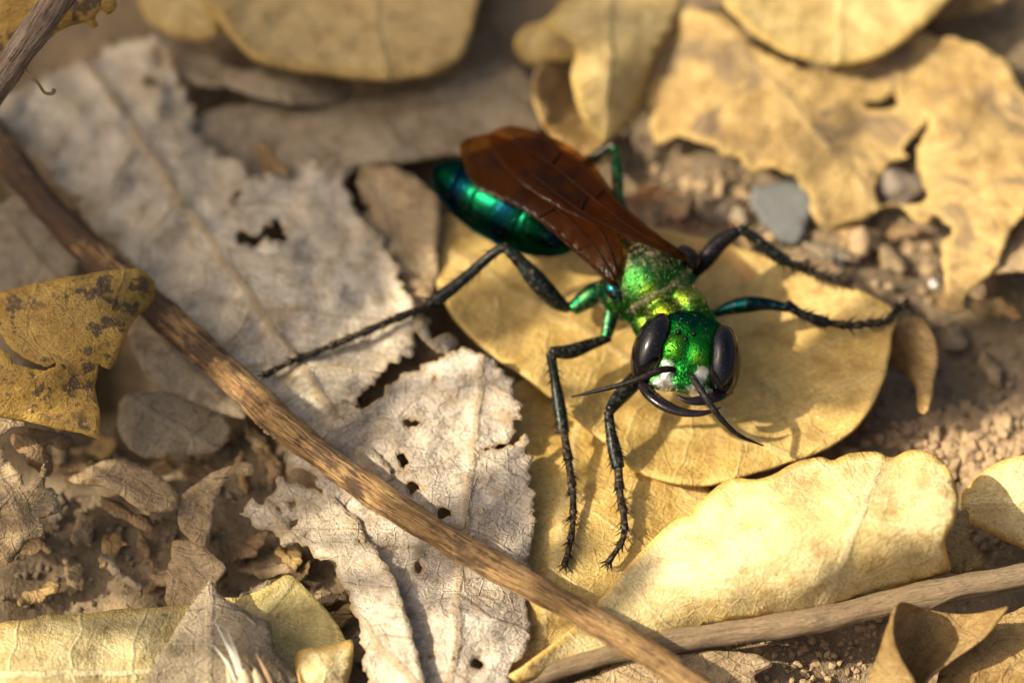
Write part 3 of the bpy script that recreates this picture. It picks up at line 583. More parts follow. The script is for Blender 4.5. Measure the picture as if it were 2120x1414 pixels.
V, F, uv, ed = loft([
    [(2087, 1255, 3.6), (1995, 1272, 2.0), (1920, 1262, 1.8), (1868, 1247, 4.2), (1850, 1276, 5.2)],
    [(2035, 1318, 2.8), (1965, 1330, 1.2), (1895, 1312, 1.2), (1842, 1300, 3.4), (1852, 1322, 4.6)],
    [(1965, 1366, 1.8), (1925, 1372, 0.6), (1878, 1358, 0.6), (1824, 1352, 2.5), (1870, 1366, 3.8)],
    [(1915, 1412, 1.0), (1900, 1414, 0.2), (1868, 1408, 0.2), (1800, 1412, 1.6), (1898, 1414, 2.8)],
    [(1890, 1480, 0.4), (1880, 1480, 0.0), (1850, 1480, 0.0), (1770, 1480, 0.8), (1910, 1480, 1.8)]], 60, 44, 0.16, 0.03, 3)
tag(mesh_obj('dry_leaf', V, F, M_FOLD, uv=uv, attrs={'edge': ed}), 'rust brown leaf curled into an open cone in front of the thin stick', 'leaf')
leaf('dry_leaf', 'shaded brown leaf lying behind the rust brown cone shaped leaf', [(1990, 1330), (2040, 1295), (2100, 1265), (2200, 1240), (2250, 1400), (2150, 1480), (1960, 1480), (1940, 1400)], [(2000, 1330, 0.2), (2100, 1270, 0.9), (2150, 1450, 0.4), (1960, 1460, -.2)], M_FOLD, jag=0.05, seed=58)
leaf('dry_leaf', 'flat tan leaf on the soil below the thin stick', [(1240, 1390), (1320, 1358), (1430, 1345), (1540, 1352), (1600, 1372), (1560, 1400), (1600, 1440), (1500, 1500), (1260, 1480), (1130, 1440)], [(1250, 1390, 0.0), (1430, 1350, 0.4), (1560, 1400, 0.1), (1400, 1480, 0.2)], M_TAN, jag=0.08, seed=59)

# ---------------------------------------------------------------- lower left
leaf('dry_leaf', 'pleated pale yellow leaf with strong side veins, rolled edge up', [(-60, 1310), (0, 1288), (60, 1282), (90, 1272), (130, 1272), (190, 1268), (230, 1262), (270, 1258), (320, 1258), (380, 1252), (430, 1255), (470, 1300), (480, 1420), (440, 1480), (-60, 1500)],
     [(-40, 1300, 0.8), (100, 1272, 0.8), (300, 1258, 0.5), (430, 1256, 0.2), (100, 1340, 1.6), (300, 1330, 1.0), (-40, 1440, 0.6), (200, 1440, 0.4), (440, 1440, -.6)], M_PLEAT, jag=0.03, thick=.22, seed=60, mid=((-60, 1400), (470, 1390)), lat=(3.6, .25), quilt=.16, wrinkle=.14)
leaf('dry_leaf', 'olive yellow leaf with a bright bent margin, behind the pointed grey brown leaf', [(440, 1248), (500, 1235), (550, 1215), (590, 1190), (610, 1195), (650, 1235), (690, 1280), (715, 1325), (728, 1330), (730, 1355), (715, 1400), (690, 1480), (480, 1480), (440, 1340)],
     [(450, 1250, 0.4), (590, 1192, 1.2), (660, 1245, 0.9), (725, 1330, 1.0), (560, 1320, 0.1), (690, 1440, -.2), (500, 1440, -.4), (640, 1330, 0.0), (690, 1370, 0.8)], M_OLIVE, jag=0.02, thick=.22, seed=61, mid=((450, 1420), (600, 1200)), quilt=.04, wrinkle=.1)
leaf('dry_leaf', 'small bright dried pod shaped leaf end with brown crease', [(612, 1352), (640, 1340), (690, 1335), (726, 1322), (732, 1345), (726, 1390), (706, 1440), (640, 1445), (615, 1400)],
     [(615, 1360, 0.7), (680, 1338, 1.3), (730, 1335, 1.3), (660, 1390, 1.7), (700, 1430, 0.5)], M_ROLL, jag=0.03, seed=62, thick=.2)
leaf('dry_leaf', 'pointed grey brown leaf with speckled veins, tip up', [(434, 1200), (446, 1210), (456, 1232), (500, 1258), (530, 1275), (560, 1288), (566, 1310), (562, 1335), (590, 1375), (625, 1414), (680, 1480), (240, 1480), (296, 1412), (340, 1340), (380, 1275), (410, 1230)],
     [(434, 1200, 2.4), (560, 1290, 2.2), (296, 1412, 1.2), (430, 1300, 2.1), (450, 1420, 1.2), (600, 1400, 1.0), (520, 1350, 2.3)], M_POINT, jag=0.02, smooth=False, thick=.14, seed=63, mid=((436, 1200), (430, 1480)), lat=(4.2, .9), quilt=.06, wrinkle=.1)

# ---------------------------------------------------------------- twigs
def bark_material(name, light, mid_c, dark, seed, dark_lo=0.52, dark_hi=0.66, streak=1.0, char=0.0):
    t = NT(name)
    uvn = t.node('ShaderNodeUVMap', {'uv_map': 'leaf'}).outputs[0]
    sep = t.node('ShaderNodeSeparateXYZ', None, Vector=uvn)
    ang = t.math('MULTIPLY', sep.outputs[1], 2 * math.pi)
    v = t.node('ShaderNodeCombineXYZ', None, X=t.math('MULTIPLY', sep.outputs[0], 0.22), Y=t.math('MULTIPLY', t.math('COSINE', ang), 2.6), Z=t.math('MULTIPLY', t.math('SINE', ang), 2.6)).outputs[0]
    mp = t.node('ShaderNodeMapping', None, Vector=v, Location=(seed * 3.1, seed, 0)).outputs[0]
    oc = t.coords((seed, 0, 0))
    st = t.noise(mp, 1.8, 5.0, 0.7)
    st2 = t.noise(mp, 4.5, 3.0, 0.6)
    pt = t.noise(oc, 0.30, 4.0, 0.65)
    if char: pt = t.math('ADD', pt, t.math('MULTIPLY', t.ramp(sep.outputs[0], 40.0, 8.0), char))
    fine = t.noise(oc, 5.0, 4.0, 0.75)
    col = t.mix(t.ramp(st, 0.35, 0.62), mid_c, light)
    col = t.mix(t.math('MULTIPLY', t.ramp(st2, 0.50, 0.62), 0.95 * streak), col, tuple(0.45 * x for x in mid_c))
    col = t.mix(t.math('MULTIPLY', t.ramp(t.math('ADD', pt, t.math('MULTIPLY', t.math('SUBTRACT', st, 0.5), 0.7)), dark_lo, dark_hi), 0.88), col, dark)
    col = t.mix(t.math('MULTIPLY', t.ramp(fine, 0.45, 0.7), 0.4), col, tuple(0.5 * x for x in mid_c))
    h = t.math('ADD', t.math('ADD', st, t.math('MULTIPLY', st2, 0.6)), t.math('MULTIPLY', fine, 0.4))
    t.set(Base_Color=col, Roughness=0.75, Normal=t.bump(h, 1.0, 0.3))
    t.bsdf.inputs['Specular IOR Level'].default_value = 0.25
    return t.m

def twig(name, label, pts, radii, mat, seed, ridges=9, ridge=0.05, sides=30, hairs=0, parent=None, samples=130):
    pts = np.asarray(pts, float); w = P(pts[:, 0], pts[:, 1], pts[:, 2])
    def bulge(L, th):
        return (1 + ridge * math.cos(ridges * th + 0.35 * math.sin(L * .5) + seed) + 0.6 * ridge * math.cos((ridges + 4) * th - 0.4 * L * .2)
                + 0.05 * math.sin(L * 0.8 + seed) + 0.04 * math.sin(L * 2.3 + 2 * th))
    b = Bag(); V, F, UV = tube(w, radii, sides, samples, bulge); b.add(V, F, UV)
    o = b.obj(name, mat, parent)
    if parent is None: tag(o, label, 'twig')
    if hairs:
        rs = np.random.RandomState(seed); hb = Bag(); n = len(V) - 2
        ctr = catmull(w, samples)
        for i in rs.choice(n, hairs):
            d = V[i] - ctr[i // sides]; d /= np.linalg.norm(d)
            e = d + rs.normal(0, .6, 3); e /= np.linalg.norm(e)
            hb.spine(V[i] - d * .03, V[i] + e * rs.uniform(.08, .2), rs.uniform(.012, .022))
        tag(hb.obj('bark_fuzz', mat, o), kind='stuff')
    return o
M_BARK = bark_material('streaked_bark', (0.58, 0.38, 0.16), (0.33, 0.175, 0.065), (0.058, 0.034, 0.027), 2, .53, .64, 1.0, .20)
M_BARK2 = bark_material('pale_stick_bark', (0.44, 0.32, 0.19), (0.36, 0.25, 0.135), (0.12, 0.08, 0.05), 5, .62, .8, .5)
M_BARK3 = bark_material('grey_stem_bark', (0.42, 0.34, 0.25), (0.25, 0.16, 0.10), (0.08, 0.05, 0.035), 8, .5, .75, 1.0)
M_BARK4 = bark_material('dark_weathered_bark', (0.20, 0.115, 0.065), (0.15, 0.08, 0.045), (0.030, 0.022, 0.025), 3, .42, .56)
twig('long_twig', 'long straight brown twig with charred patches crossing the pale leaves', [(-60, 215, 3.0), (0, 300, 3.1), (100, 430, 3.2), (220, 550, 3.3), (330, 645, 3.5), (470, 770, 3.6), (600, 890, 3.7), (760, 1010, 3.6), (950, 1130, 3.3), (1150, 1240, 3.0), (1330, 1345, 2.7), (1440, 1420, 2.4), (1560, 1510, 2.0)],
     [0.86, .87, .88, .88, .88, .86, .82, .79, .76, .74, .73, .72, .70], M_BARK, 4, hairs=1500, samples=220)
stick = twig('thin_stick', 'thin straight pale stick split along its end, under the rolled cream leaf', [(1010, 1470, 0.3), (1090, 1412, 0.5), (1200, 1372, 0.7), (1330, 1338, 0.9), (1500, 1312, 1.0), (1680, 1285, 1.2), (1850, 1245, 1.4), (1990, 1218, 1.5), (2140, 1190, 1.6), (2300, 1160, 1.5)],
     [.5, .5, .52, .58, .66, .68, .70, .72, .74, .74], M_BARK2, 6, ridges=7, ridge=.03, hairs=900)
wp = lambda L: P([p[0] for p in L], [p[1] for p in L], [p[2] for p in L])
b = Bag(); b.add(*tube(wp([(1925, 1258, 1.7), (1990, 1228, 2.15), (2060, 1218, 2.2), (2150, 1200, 2.3)]), [.05, .13, .16, .12], 8))
b.obj('split_fibre', M_BARK2, stick)
stem = twig('upright_stem', 'rough grey brown stem rising over the leaves with a dry yellow leaf', [(-360, 600, 0.0), (-200, 400, 6.5), (-60, 240, 12.0), (40, 108, 15.5), (90, 40, 17.0), (150, -50, 18.6), (260, -210, 21), (420, -420, 24)],
     [.85, .85, .85, .82, .80, .78, .7, .6], M_BARK3, 7, ridges=6, ridge=.06, hairs=700)
b = Bag(); b.add(*tube(wp([(45, 132, 15.0), (58, 155, 14.9), (78, 172, 15.0), (92, 192, 14.7), (108, 194, 14.9), (112, 186, 15.1)]), [.16, .11, .09, .09, .11, .13], 8))
b.obj('tendril', M_BARK2, stem)
leaf('dry_leaf', 'mottled orange yellow leaf with ragged tip hanging behind the rough stem', [(-80, 40), (-30, -40), (60, -80), (160, -60), (225, -10), (240, 18), (225, 30), (208, 20), (196, 42), (205, 55), (190, 60), (175, 48), (130, 62), (90, 85), (40, 110), (-10, 130), (-70, 120)],
     [(-60, 60, 14.0), (60, -40, 16.0), (225, 10, 15.2), (195, 50, 14.2), (80, 90, 13.6), (-20, 120, 13.0), (80, 30, 15.0)], M_SPOT, jag=0.06, thick=.2, seed=71, wrinkle=.2)

# ---------------------------------------------------------------- seed tuft on the pointed leaf
def simple(name, col, rough=.6, spec=.3, **kw):
    t = NT(name); oc = t.coords()
    c_ = t.mix(t.math('MULTIPLY', t.ramp(t.noise(oc, 2.0, 4.0, .7), .4, .7), .5), col, tuple(.6 * x for x in col))
    t.set(Base_Color=c_, Roughness=rough, Normal=t.bump(t.noise(oc, 4.0, 3.0), .5, .08)); t.bsdf.inputs['Specular IOR Level'].default_value = spec
    for k, v in kw.items(): t.put(t.bsdf.inputs[k.replace('_', ' ')], v)
    return t.m
M_STRAW = simple('straw', (0.55, 0.42, 0.25)); M_BRISTLE = simple('white_bristle', (0.78, 0.72, 0.58), .4); M_HUSK = simple('brown_husk', (0.34, 0.22, 0.12))
tuft = empty('seed_tuft', P(510, 1410, 1.2)); tag(tuft, 'small dry seed tuft with white bristles on the pointed grey brown leaf', 'seed tuft')
rs = np.random.RandomState(3)
def strand(pts, r, mat, name): 
    b = Bag(); b.add(*tube(wp([(q[0], q[1], q[2] - 1.7) for q in pts]), r, 7, 16)); return b.obj(name, mat, tuft)
for pts, r in [([(500, 1400, 4.2), (475, 1345, 4.9), (443, 1282, 5.3)], [.14, .09, .015]), ([(495, 1400, 4.4), (482, 1350, 5.0), (462, 1322, 5.2)], [.12, .08, .015]), ([(490, 1405, 4.2), (462, 1360, 4.8), (438, 1332, 5.0)], [.11, .07, .012]),
               ([(503, 1405, 4.5), (492, 1360, 5.2), (468, 1300, 5.6)], [.10, .06, .012]), ([(488, 1412, 4.4), (476, 1382, 4.8), (468, 1362, 5.0)], [.10, .06, .01])]:
    strand(pts, r, M_BRISTLE, 'bristle')
for pts, r in [([(500, 1470, 3.6), (508, 1420, 4.4), (505, 1385, 4.8)], [.3, .5, .1]), ([(545, 1470, 3.4), (535, 1420, 4.2), (528, 1385, 4.6)], [.2, .45, .1]), ([(575, 1450, 3.6), (556, 1400, 4.4), (530, 1352, 4.8)], [.12, .16, .04]), ([(470, 1460, 3.6), (478, 1420, 4.3), (468, 1375, 4.8)], [.14, .18, .03])]:
    strand(pts, r, M_HUSK if pts[0][0] > 560 else M_STRAW, 'husk')

# ---------------------------------------------------------------- stones, clods and crumbs
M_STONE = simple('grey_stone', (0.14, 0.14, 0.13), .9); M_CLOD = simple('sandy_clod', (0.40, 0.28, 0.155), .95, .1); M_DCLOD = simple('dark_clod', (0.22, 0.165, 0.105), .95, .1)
rs = np.random.RandomState(11)
def stone(label, px, py, z, r, mat, squash=.7):
    V, F = lump(P(px, py, z), r, rs, squash, 3); o = mesh_obj('stone', V, F, mat); tag(o, label, 'stone'); return o
V, F, uv, ed = leaf_sheet([(1560, 385), (1620, 372), (1690, 378), (1680, 440), (1655, 500), (1610, 492), (1570, 450), (1552, 420)], [(1560, 400, -.3), (1690, 380, 0.3), (1640, 500, .1)], jag=.08, smooth=False, thick=.8, seed=81, wrinkle=.15)
tag(mesh_obj('stone', V, F, M_STONE), 'flat angular blue grey stone chip behind the raised middle leg', 'stone')
stone('round grey brown pebble in the hole of the eaten tan leaf', 1855, 385, -0.4, 1.35, simple('taupe_stone', (0.235, 0.19, 0.14), .85), .8)
stone('tiny pale round grain beside the dark gap on the soil', 1735, 540, 0.0, .34, M_STONE)
stone('tiny white grain on the soil right of the golden leaf', 1935, 588, 0.0, .3, simple('white_grain', (.6, .56, .5), .6))
stone('sunlit pale lump of soil under the eaten leaf', 1785, 505, -.3, 1.1, M_CLOD)
def in_px(poly, n, rs):
    poly = np.asarray(poly, float); out = np.zeros((0, 2))
    while len(out) < n:
        q = rs.uniform(poly.min(0), poly.max(0), (n * 2, 2)); out = np.vstack([out, q[inside(poly, q[:, 0], q[:, 1])]])
    return out[:n]
def ground_at(px, py):
    q = P(px, py, -1.0)
    for _ in range(3): q = P(px, py, soil_z(np.array([q[0]]), np.array([q[1]]))[0])
    return q
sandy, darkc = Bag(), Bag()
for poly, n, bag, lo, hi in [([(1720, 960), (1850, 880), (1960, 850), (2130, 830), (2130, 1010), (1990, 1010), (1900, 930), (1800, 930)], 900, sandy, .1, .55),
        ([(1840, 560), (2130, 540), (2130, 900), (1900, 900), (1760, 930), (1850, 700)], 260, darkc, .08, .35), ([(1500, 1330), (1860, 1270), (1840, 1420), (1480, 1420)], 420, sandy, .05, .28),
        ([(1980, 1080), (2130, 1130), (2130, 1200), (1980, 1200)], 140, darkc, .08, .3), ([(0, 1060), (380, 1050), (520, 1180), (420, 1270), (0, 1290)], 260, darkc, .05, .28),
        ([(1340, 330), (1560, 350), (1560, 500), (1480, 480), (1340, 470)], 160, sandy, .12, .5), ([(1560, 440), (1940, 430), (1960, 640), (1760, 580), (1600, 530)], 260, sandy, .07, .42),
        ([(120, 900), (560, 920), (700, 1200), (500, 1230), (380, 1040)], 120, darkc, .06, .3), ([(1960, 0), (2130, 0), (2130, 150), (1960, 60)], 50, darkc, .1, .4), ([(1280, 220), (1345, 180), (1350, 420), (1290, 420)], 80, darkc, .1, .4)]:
    for q in in_px(poly, n, rs):
        r = lo * .6 + (hi - lo * .6) * rs.rand() ** 3.2
        c_ = ground_at(*q); V, F = lump(c_ + np.array([0, 0, r * .25]), r, rs, .8, 1); bag.add(V, F)
o = sandy.obj('soil_crumbs', M_CLOD, smooth=False); tag(o, 'sandy crumbs strewn over the sunlit soil', 'soil', kind='stuff')
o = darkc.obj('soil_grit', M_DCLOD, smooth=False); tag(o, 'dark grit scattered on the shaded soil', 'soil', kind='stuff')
# crumbled scraps of leaf, all alike, on the soil between the big leaves
k = 0
SPOTS = {'on the shaded soil above the pleated leaf': [(170, 1090, 36), (300, 1130, 30), (80, 1230, 34), (250, 1190, 34), (150, 1200, 44), (60, 1120, 40), (230, 1130, 42), (120, 1040, 36), (330, 1200, 40)],
         'in the dark hollow below the spotted leaf': [(160, 960, 34), (200, 930, 40), (260, 985, 36), (120, 920, 34), (420, 985, 44), (340, 965, 30)],
         'between the long twig and the olive yellow leaf': [(520, 1230, 26), (560, 1180, 40), (620, 1190, 34), (690, 1290, 34), (740, 1340, 30), (660, 1240, 36), (500, 1140, 40), (600, 1150, 30)],
         'beside the long twig near the taupe leaf piece': [(460, 930, 40), (530, 905, 34), (560, 960, 38), (500, 980, 34)],
         'near the grey stone chip': [(1490, 430, 46), (1400, 420, 40), (1540, 500, 34)],
         'under the edge of the eaten tan leaf': [(1760, 470, 40), (1720, 520, 36), (1830, 520, 44), (1880, 480, 40)],
         'on the open soil beyond the golden round leaf': [(2060, 640, 40), (1980, 700, 34), (2050, 760, 36), (1960, 620, 26)]}
for where, spots in SPOTS.items():
  for px, py, sz in spots:
    a = rs.uniform(0, 6.28); m = rs.randint(6, 9); tone, mt = [('tan', M_TAN), ('brown', M_BROWN), ('rusty', M_FOLD), ('grey', M_GREY)][k % 4]
    st_, tn = rs.uniform(1.1, 1.9), rs.uniform(0, 3.14)
    out = []
    for j in range(m):
        rr = sz * rs.uniform(.5, 1.25); ex, ey = rr * st_ * math.cos(a + j * 6.283 / m), rr / st_ * math.sin(a + j * 6.283 / m)
        out.append((px + ex * math.cos(tn) - ey * math.sin(tn), py + .8 * (ex * math.sin(tn) + ey * math.cos(tn))))
    z0 = ground_at(px, py)[2] + .45
    leaf('leaf_crumb', 'small crumbled %s leaf scrap %s' % (tone, where), out, [(px - sz, py, z0 + rs.uniform(-.2, .9)), (px + sz, py, z0 + rs.uniform(-.2, .9)), (px, py - sz, z0 + rs.uniform(-.1, .6)), (px, py + sz, z0 + rs.uniform(-.3, .5)), (px, py, z0)],
         mt, group='crumbled leaf scraps ' + where, smooth=False, jag=.16, jfreq=2.0, seed=200 + k, thick=.12, wrinkle=.35, wscale=.6, curl=.3); k += 1
leaf('leaf_fragment', 'brown pointed shard standing at the torn upper edge of the huge pale leaf', [(530, 298), (548, 302), (575, 335), (598, 360), (585, 380), (555, 362), (538, 335)], [(535, 300, 3.4), (590, 365, 2.3), (555, 360, 1.8)], M_BROWN, jag=.06, seed=49)

# ---------------------------------------------------------------- more litter beyond the frame, and an unseen shrub added to shade the place
rs = np.random.RandomState(5); lit = Bag(); lits = []
for k in range(46):
    for _ in range(40):
        px, py = rs.uniform(-900, 3050), rs.uniform(-950, 2350)
        if px < -260 or px > 2420 or py < -420 or py > 1760: break
    L, wd, a = rs.uniform(240, 420), rs.uniform(110, 190), rs.uniform(0, 6.28)
    tt = np.linspace(0, 2 * math.pi, 14, endpoint=False)
    ex, ey = L * np.cos(tt), wd * np.sin(tt) * (1 - .35 * np.cos(tt))
    out = np.stack([px + ex * math.cos(a) - ey * math.sin(a), py + .77 * (ex * math.sin(a) + ey * math.cos(a))], 1)
    z0 = rs.uniform(-.3, 1.4)
    V, F, uv, ed = leaf_sheet(out.tolist(), [(px, py, z0), *[(out[i][0], out[i][1], z0 + rs.uniform(.2, 2.6)) for i in (0, 3, 6, 9, 12)]], res=1.2, seed=300 + k, mid=((px - L * math.cos(a), py - L * .77 * math.sin(a)), (px, py)))
    lit.add(V, F, uv)
o = lit.obj('leaf_litter', M_TAN); tag(o, 'dry tan leaf litter covering the surrounding ground', 'leaf litter', kind='stuff')

# unseen shrub leaves added off to the sunny side to cast shade; each shades the spot named in photo pixels
M_SHADE_SHRUB = leaf_material('shade_shrub_leaf', (0.06, 0.11, 0.03), (0.08, 0.14, 0.04), vein=(0.2, 0.25, 0.1), stain=(0.1, 0.1, 0.03), transl=.25, rough=.45, seed=30)
shrub = empty('added_shade_shrub', P(60, 700, 0) + np.array([-190, -30, 0])); tag(shrub, 'low leafy green shrub added unseen beside the frame to shade the litter', 'shrub')
SA = np.cross(SUN, [0, 0, 1.0]); SA /= np.linalg.norm(SA); SB = np.cross(SA, SUN)
SHADE = [  # px, py, half length mm, half width mm, turn in degrees, distance mm
    (120, 130, 13, 8.5, 20, 150), (480, 180, 14, 8, -10, 165), (820, 60, 14, 8, 15, 158), (300, 420, 12, 6.0, 60, 170), (820, 260, 9, 5.5, 0, 150),
    (640, 560, 8.5, 3.6, 35, 160), (140, 700, 10, 5.5, 75, 148), (420, 620, 8, 3.6, 20, 172), (330, 1000, 5.5, 3.0, 10, 168), (1100, 120, 6, 4, 80, 162),
    (620, 950, 6.5, 2.2, 50, 155), (230, 1100, 6.5, 2.6, 0, 150), (1010, 1070, 5.0, 1.7, 50, 166), (1010, 620, 4.5, 2.0, 40, 158), (1930, 700, 7, 3.6, 70, 150), (1150, 1130, 1.8, 1.0, 60, 155), (580, 1290, 3.2, 2.2, 70, 155), (1270, 1220, 3.0, 1.2, 62, 150)]
root_pt = WORLD_OF[shrub.name] / MM
for i, (px, py, hl_, hw, turn, dist) in enumerate(SHADE):
    c0 = P(px, py, 2.0) + SUN * dist
    tt = np.linspace(-1, 1, 15); ca, sa = math.cos(math.radians(turn)), math.sin(math.radians(turn))
    ax, bx = ca * SA + sa * SB, -sa * SA + ca * SB
    V, F = [], []
    for j, s in enumerate(tt):
        wdt = hw * (1 - s * s) ** .75 * (1 - .22 * s) * (1 + .06 * math.sin(7 * s + i))
        for kk, q in enumerate((-1, -.5, 0, .5, 1)):
            V.append(c0 + ax * hl_ * s + bx * wdt * q + SUN * (.5 * abs(q) * wdt * .4 - .06 * hl_ * s * s))
    for j in range(14):
        for kk in range(4):
            a0 = j * 5 + kk; F += [(a0, a0 + 1, a0 + 6), (a0, a0 + 6, a0 + 5)]
    V = np.array(V); V2, F2 = solidify(V, np.array(F), .25)
    uv = np.stack([np.repeat(tt * hl_, 5), np.tile(np.array((-1, -.5, 0, .5, 1)) * hw, 15)], 1)
    mesh_obj('leaf', V2, F2, M_SHADE_SHRUB, shrub, uv=np.vstack([uv, uv]))
    b = Bag(); st0 = c0 - ax * hl_ * .98; tgt = root_pt + np.array([20, 10, 40 + 3 * i]) + (st0 - root_pt) * 0.15
    mid_p = (st0 + tgt) / 2 + SUN * 14
    b.add(*tube([st0, st0 * .75 + mid_p * .25 + SUN * 2, mid_p, tgt], [.25, .35, .5, .7], 6, 12)); b.obj('stalk', M_BARK2, shrub)
b = Bag(); b.add(*tube([root_pt + np.array([0, 0, -3]), root_pt + np.array([12, 5, 40]), root_pt + np.array([34, 14, 90]), root_pt + np.array([50, 24, 140])], [2.4, 2.0, 1.5, .8], 12, 30)); b.obj('stem', M_BARK3, shrub)

# ---------------------------------------------------------------- the wasp
def surface_nets(fn, lo, hi, h):
    ax = [np.arange(lo[k], hi[k] + h, h) for k in range(3)]
    X, Y, Z = np.meshgrid(*ax, indexing='ij')
    f = fn(X.astype(np.float32), Y.astype(np.float32), Z.astype(np.float32))
    s = f < 0
    nx, ny, nz = (d - 1 for d in f.shape)
    cnt = np.zeros((nx, ny, nz), np.int8)
    for i in (0, 1):
        for j in (0, 1):
            for k in (0, 1): cnt += s[i:i + nx, j:j + ny, k:k + nz]
    act = (cnt > 0) & (cnt < 8); ci = np.argwhere(act); vid = -np.ones((nx, ny, nz), np.int64); vid[act] = np.arange(len(ci))
    acc = np.zeros((len(ci), 3)); num = np.zeros(len(ci))
    cor = [(i, j, k) for i in (0, 1) for j in (0, 1) for k in (0, 1)]
    for a in cor:
        for b in cor:
            if sum(abs(p - q) for p, q in zip(a, b)) != 1 or a > b: continue
            fa = f[ci[:, 0] + a[0], ci[:, 1] + a[1], ci[:, 2] + a[2]]; fb = f[ci[:, 0] + b[0], ci[:, 1] + b[1], ci[:, 2] + b[2]]
            m = (fa < 0) != (fb < 0); t = np.where(m, fa / np.where(m, fa - fb, 1), 0)[:, None]
            acc += np.where(m[:, None], np.array(a) + t * (np.array(b) - np.array(a)), 0); num += m
    v = (ci + acc / num[:, None]) * h + np.array([ax[0][0], ax[1][0], ax[2][0]])
    quads = []
    for d in range(3):
        e1, e2 = [(1, 2), (2, 0), (0, 1)][d]
        sl0 = [slice(1, -1)] * 3; sl0[d] = slice(0, -1); sl1 = list(sl0); sl1[d] = slice(1, None)
        g = np.argwhere(s[tuple(sl0)] != s[tuple(sl1)]); off = np.ones(3, int); off[d] = 0; g = g + off
        sg = s[g[:, 0], g[:, 1], g[:, 2]]
        u1 = np.zeros(3, int); u1[e1] = 1; u2 = np.zeros(3, int); u2[e2] = 1
        q = np.stack([vid[tuple((g - u1 - u2).T)], vid[tuple((g - u2).T)], vid[tuple(g.T)], vid[tuple((g - u1).T)]], 1)
        q[~sg] = q[~sg][:, ::-1]; quads.append(q)
    return v, np.vstack(quads)

def ell(x, y, z, c_, r):
    a, b, d = (x - c_[0]) / r[0], (y - c_[1]) / r[1], (z - c_[2]) / r[2]
    k0 = np.sqrt(a * a + b * b + d * d) + 1e-6; k1 = np.sqrt((a / r[0]) ** 2 + (b / r[1]) ** 2 + (d / r[2]) ** 2) + 1e-6
    return k0 * (k0 - 1) / k1
def smin(a, b, k):
    h = np.clip(.5 + .5 * (b - a) / k, 0, 1); return b + (a - b) * h - k * h * (1 - h)
def ssub(a, b, k): return -smin(-a, b, k)
def cap_(x, y, z, a, b, r0, r1):
    a, b = np.asarray(a, float), np.asarray(b, float); d = b - a
    t = np.clip(((x - a[0]) * d[0] + (y - a[1]) * d[1] + (z - a[2]) * d[2]) / (d @ d), 0, 1)
    return np.sqrt((x - a[0] - t * d[0]) ** 2 + (y - a[1] - t * d[1]) ** 2 + (z - a[2] - t * d[2]) ** 2) - (r0 + (r1 - r0) * t)

# local frames
HZ = (CAM - HEAD_C) / np.linalg.norm(CAM - HEAD_C)
hr = RIGHT - HZ * (RIGHT @ HZ); hr /= np.linalg.norm(hr); hu = np.cross(HZ, hr)
ROLL = math.radians(11)
HX = math.cos(ROLL) * hr - math.sin(ROLL) * hu; HY = math.sin(ROLL) * hr + math.cos(ROLL) * hu
HPX = PXMM * DIST / np.linalg.norm(CAM - HEAD_C)
def hp(px, py, n): return HEAD_C + hr * (px - 1420) / HPX + hu * (748 - py) / HPX + HZ * n
def hl(x, y, z): return HEAD_C + HX * x + HY * y + HZ * z
TC = P(1340, 536, 7.4) - np.array([0, 0, 2.4])
TF = np.array([.57, -.82, 0.0]); TF /= np.linalg.norm(TF); TS = np.array([-TF[1], TF[0], 0]); TU = np.array([0, 0, 1.0])
AC = P(1042, 428, 4.2); AA = np.array([-.82, .57, -.07]); AA /= np.linalg.norm(AA)
neck_a = hl(0, 1.0, -1.7); neck_b = TC + TF * 3.0 + TU * .2
pet_a = TC - TF * 3.6 + TU * .1; pet_b = AC - AA * 4.3

def head_sdf(x, y, z):
    d = ell(x, y, z, (0, .2, -.8), (2.72, 2.62, 1.75))
    d = smin(d, ell(x, y, z, (0, -.1, .05), (1.75, 1.95, 1.1)), .5)
    for s in (-1, 1):
        d = smin(d, ell(x, y, z, (s * .68, .55, .72), (.68, .72, .62)), .35)
        d = smin(d, ell(x, y, z, (s * 1.25, -1.4, .15), (.6, .42, .6)), .3)
    d = smin(d, ell(x, y, z, (0, -1.1, .85), (1.2, .55, .5)), .25)
    d = ssub(d, cap_(x, y, z, (0, 1.3, 1.5), (0, -.2, 1.72), .16, .34), .25)
    for s in (-1, 1): d = ssub(d, ell(x, y, z, (s * .52, -.42, 1.5), (.36, .36, .36)), .2)
    d = ssub(d, y + .45 * z + 1.85, .2)
    d = ssub(d, ell(x, y, z, (0, -2.75, .7), (1.2, 1.15, 1.6)), .15)
    return d
v1, q1 = surface_nets(head_sdf, (-3.2, -2.6, -2.9), (3.2, 3.2, 2.0), .062)
head_w = HEAD_C + v1[:, :1] * HX + v1[:, 1:2] * HY + v1[:, 2:] * HZ

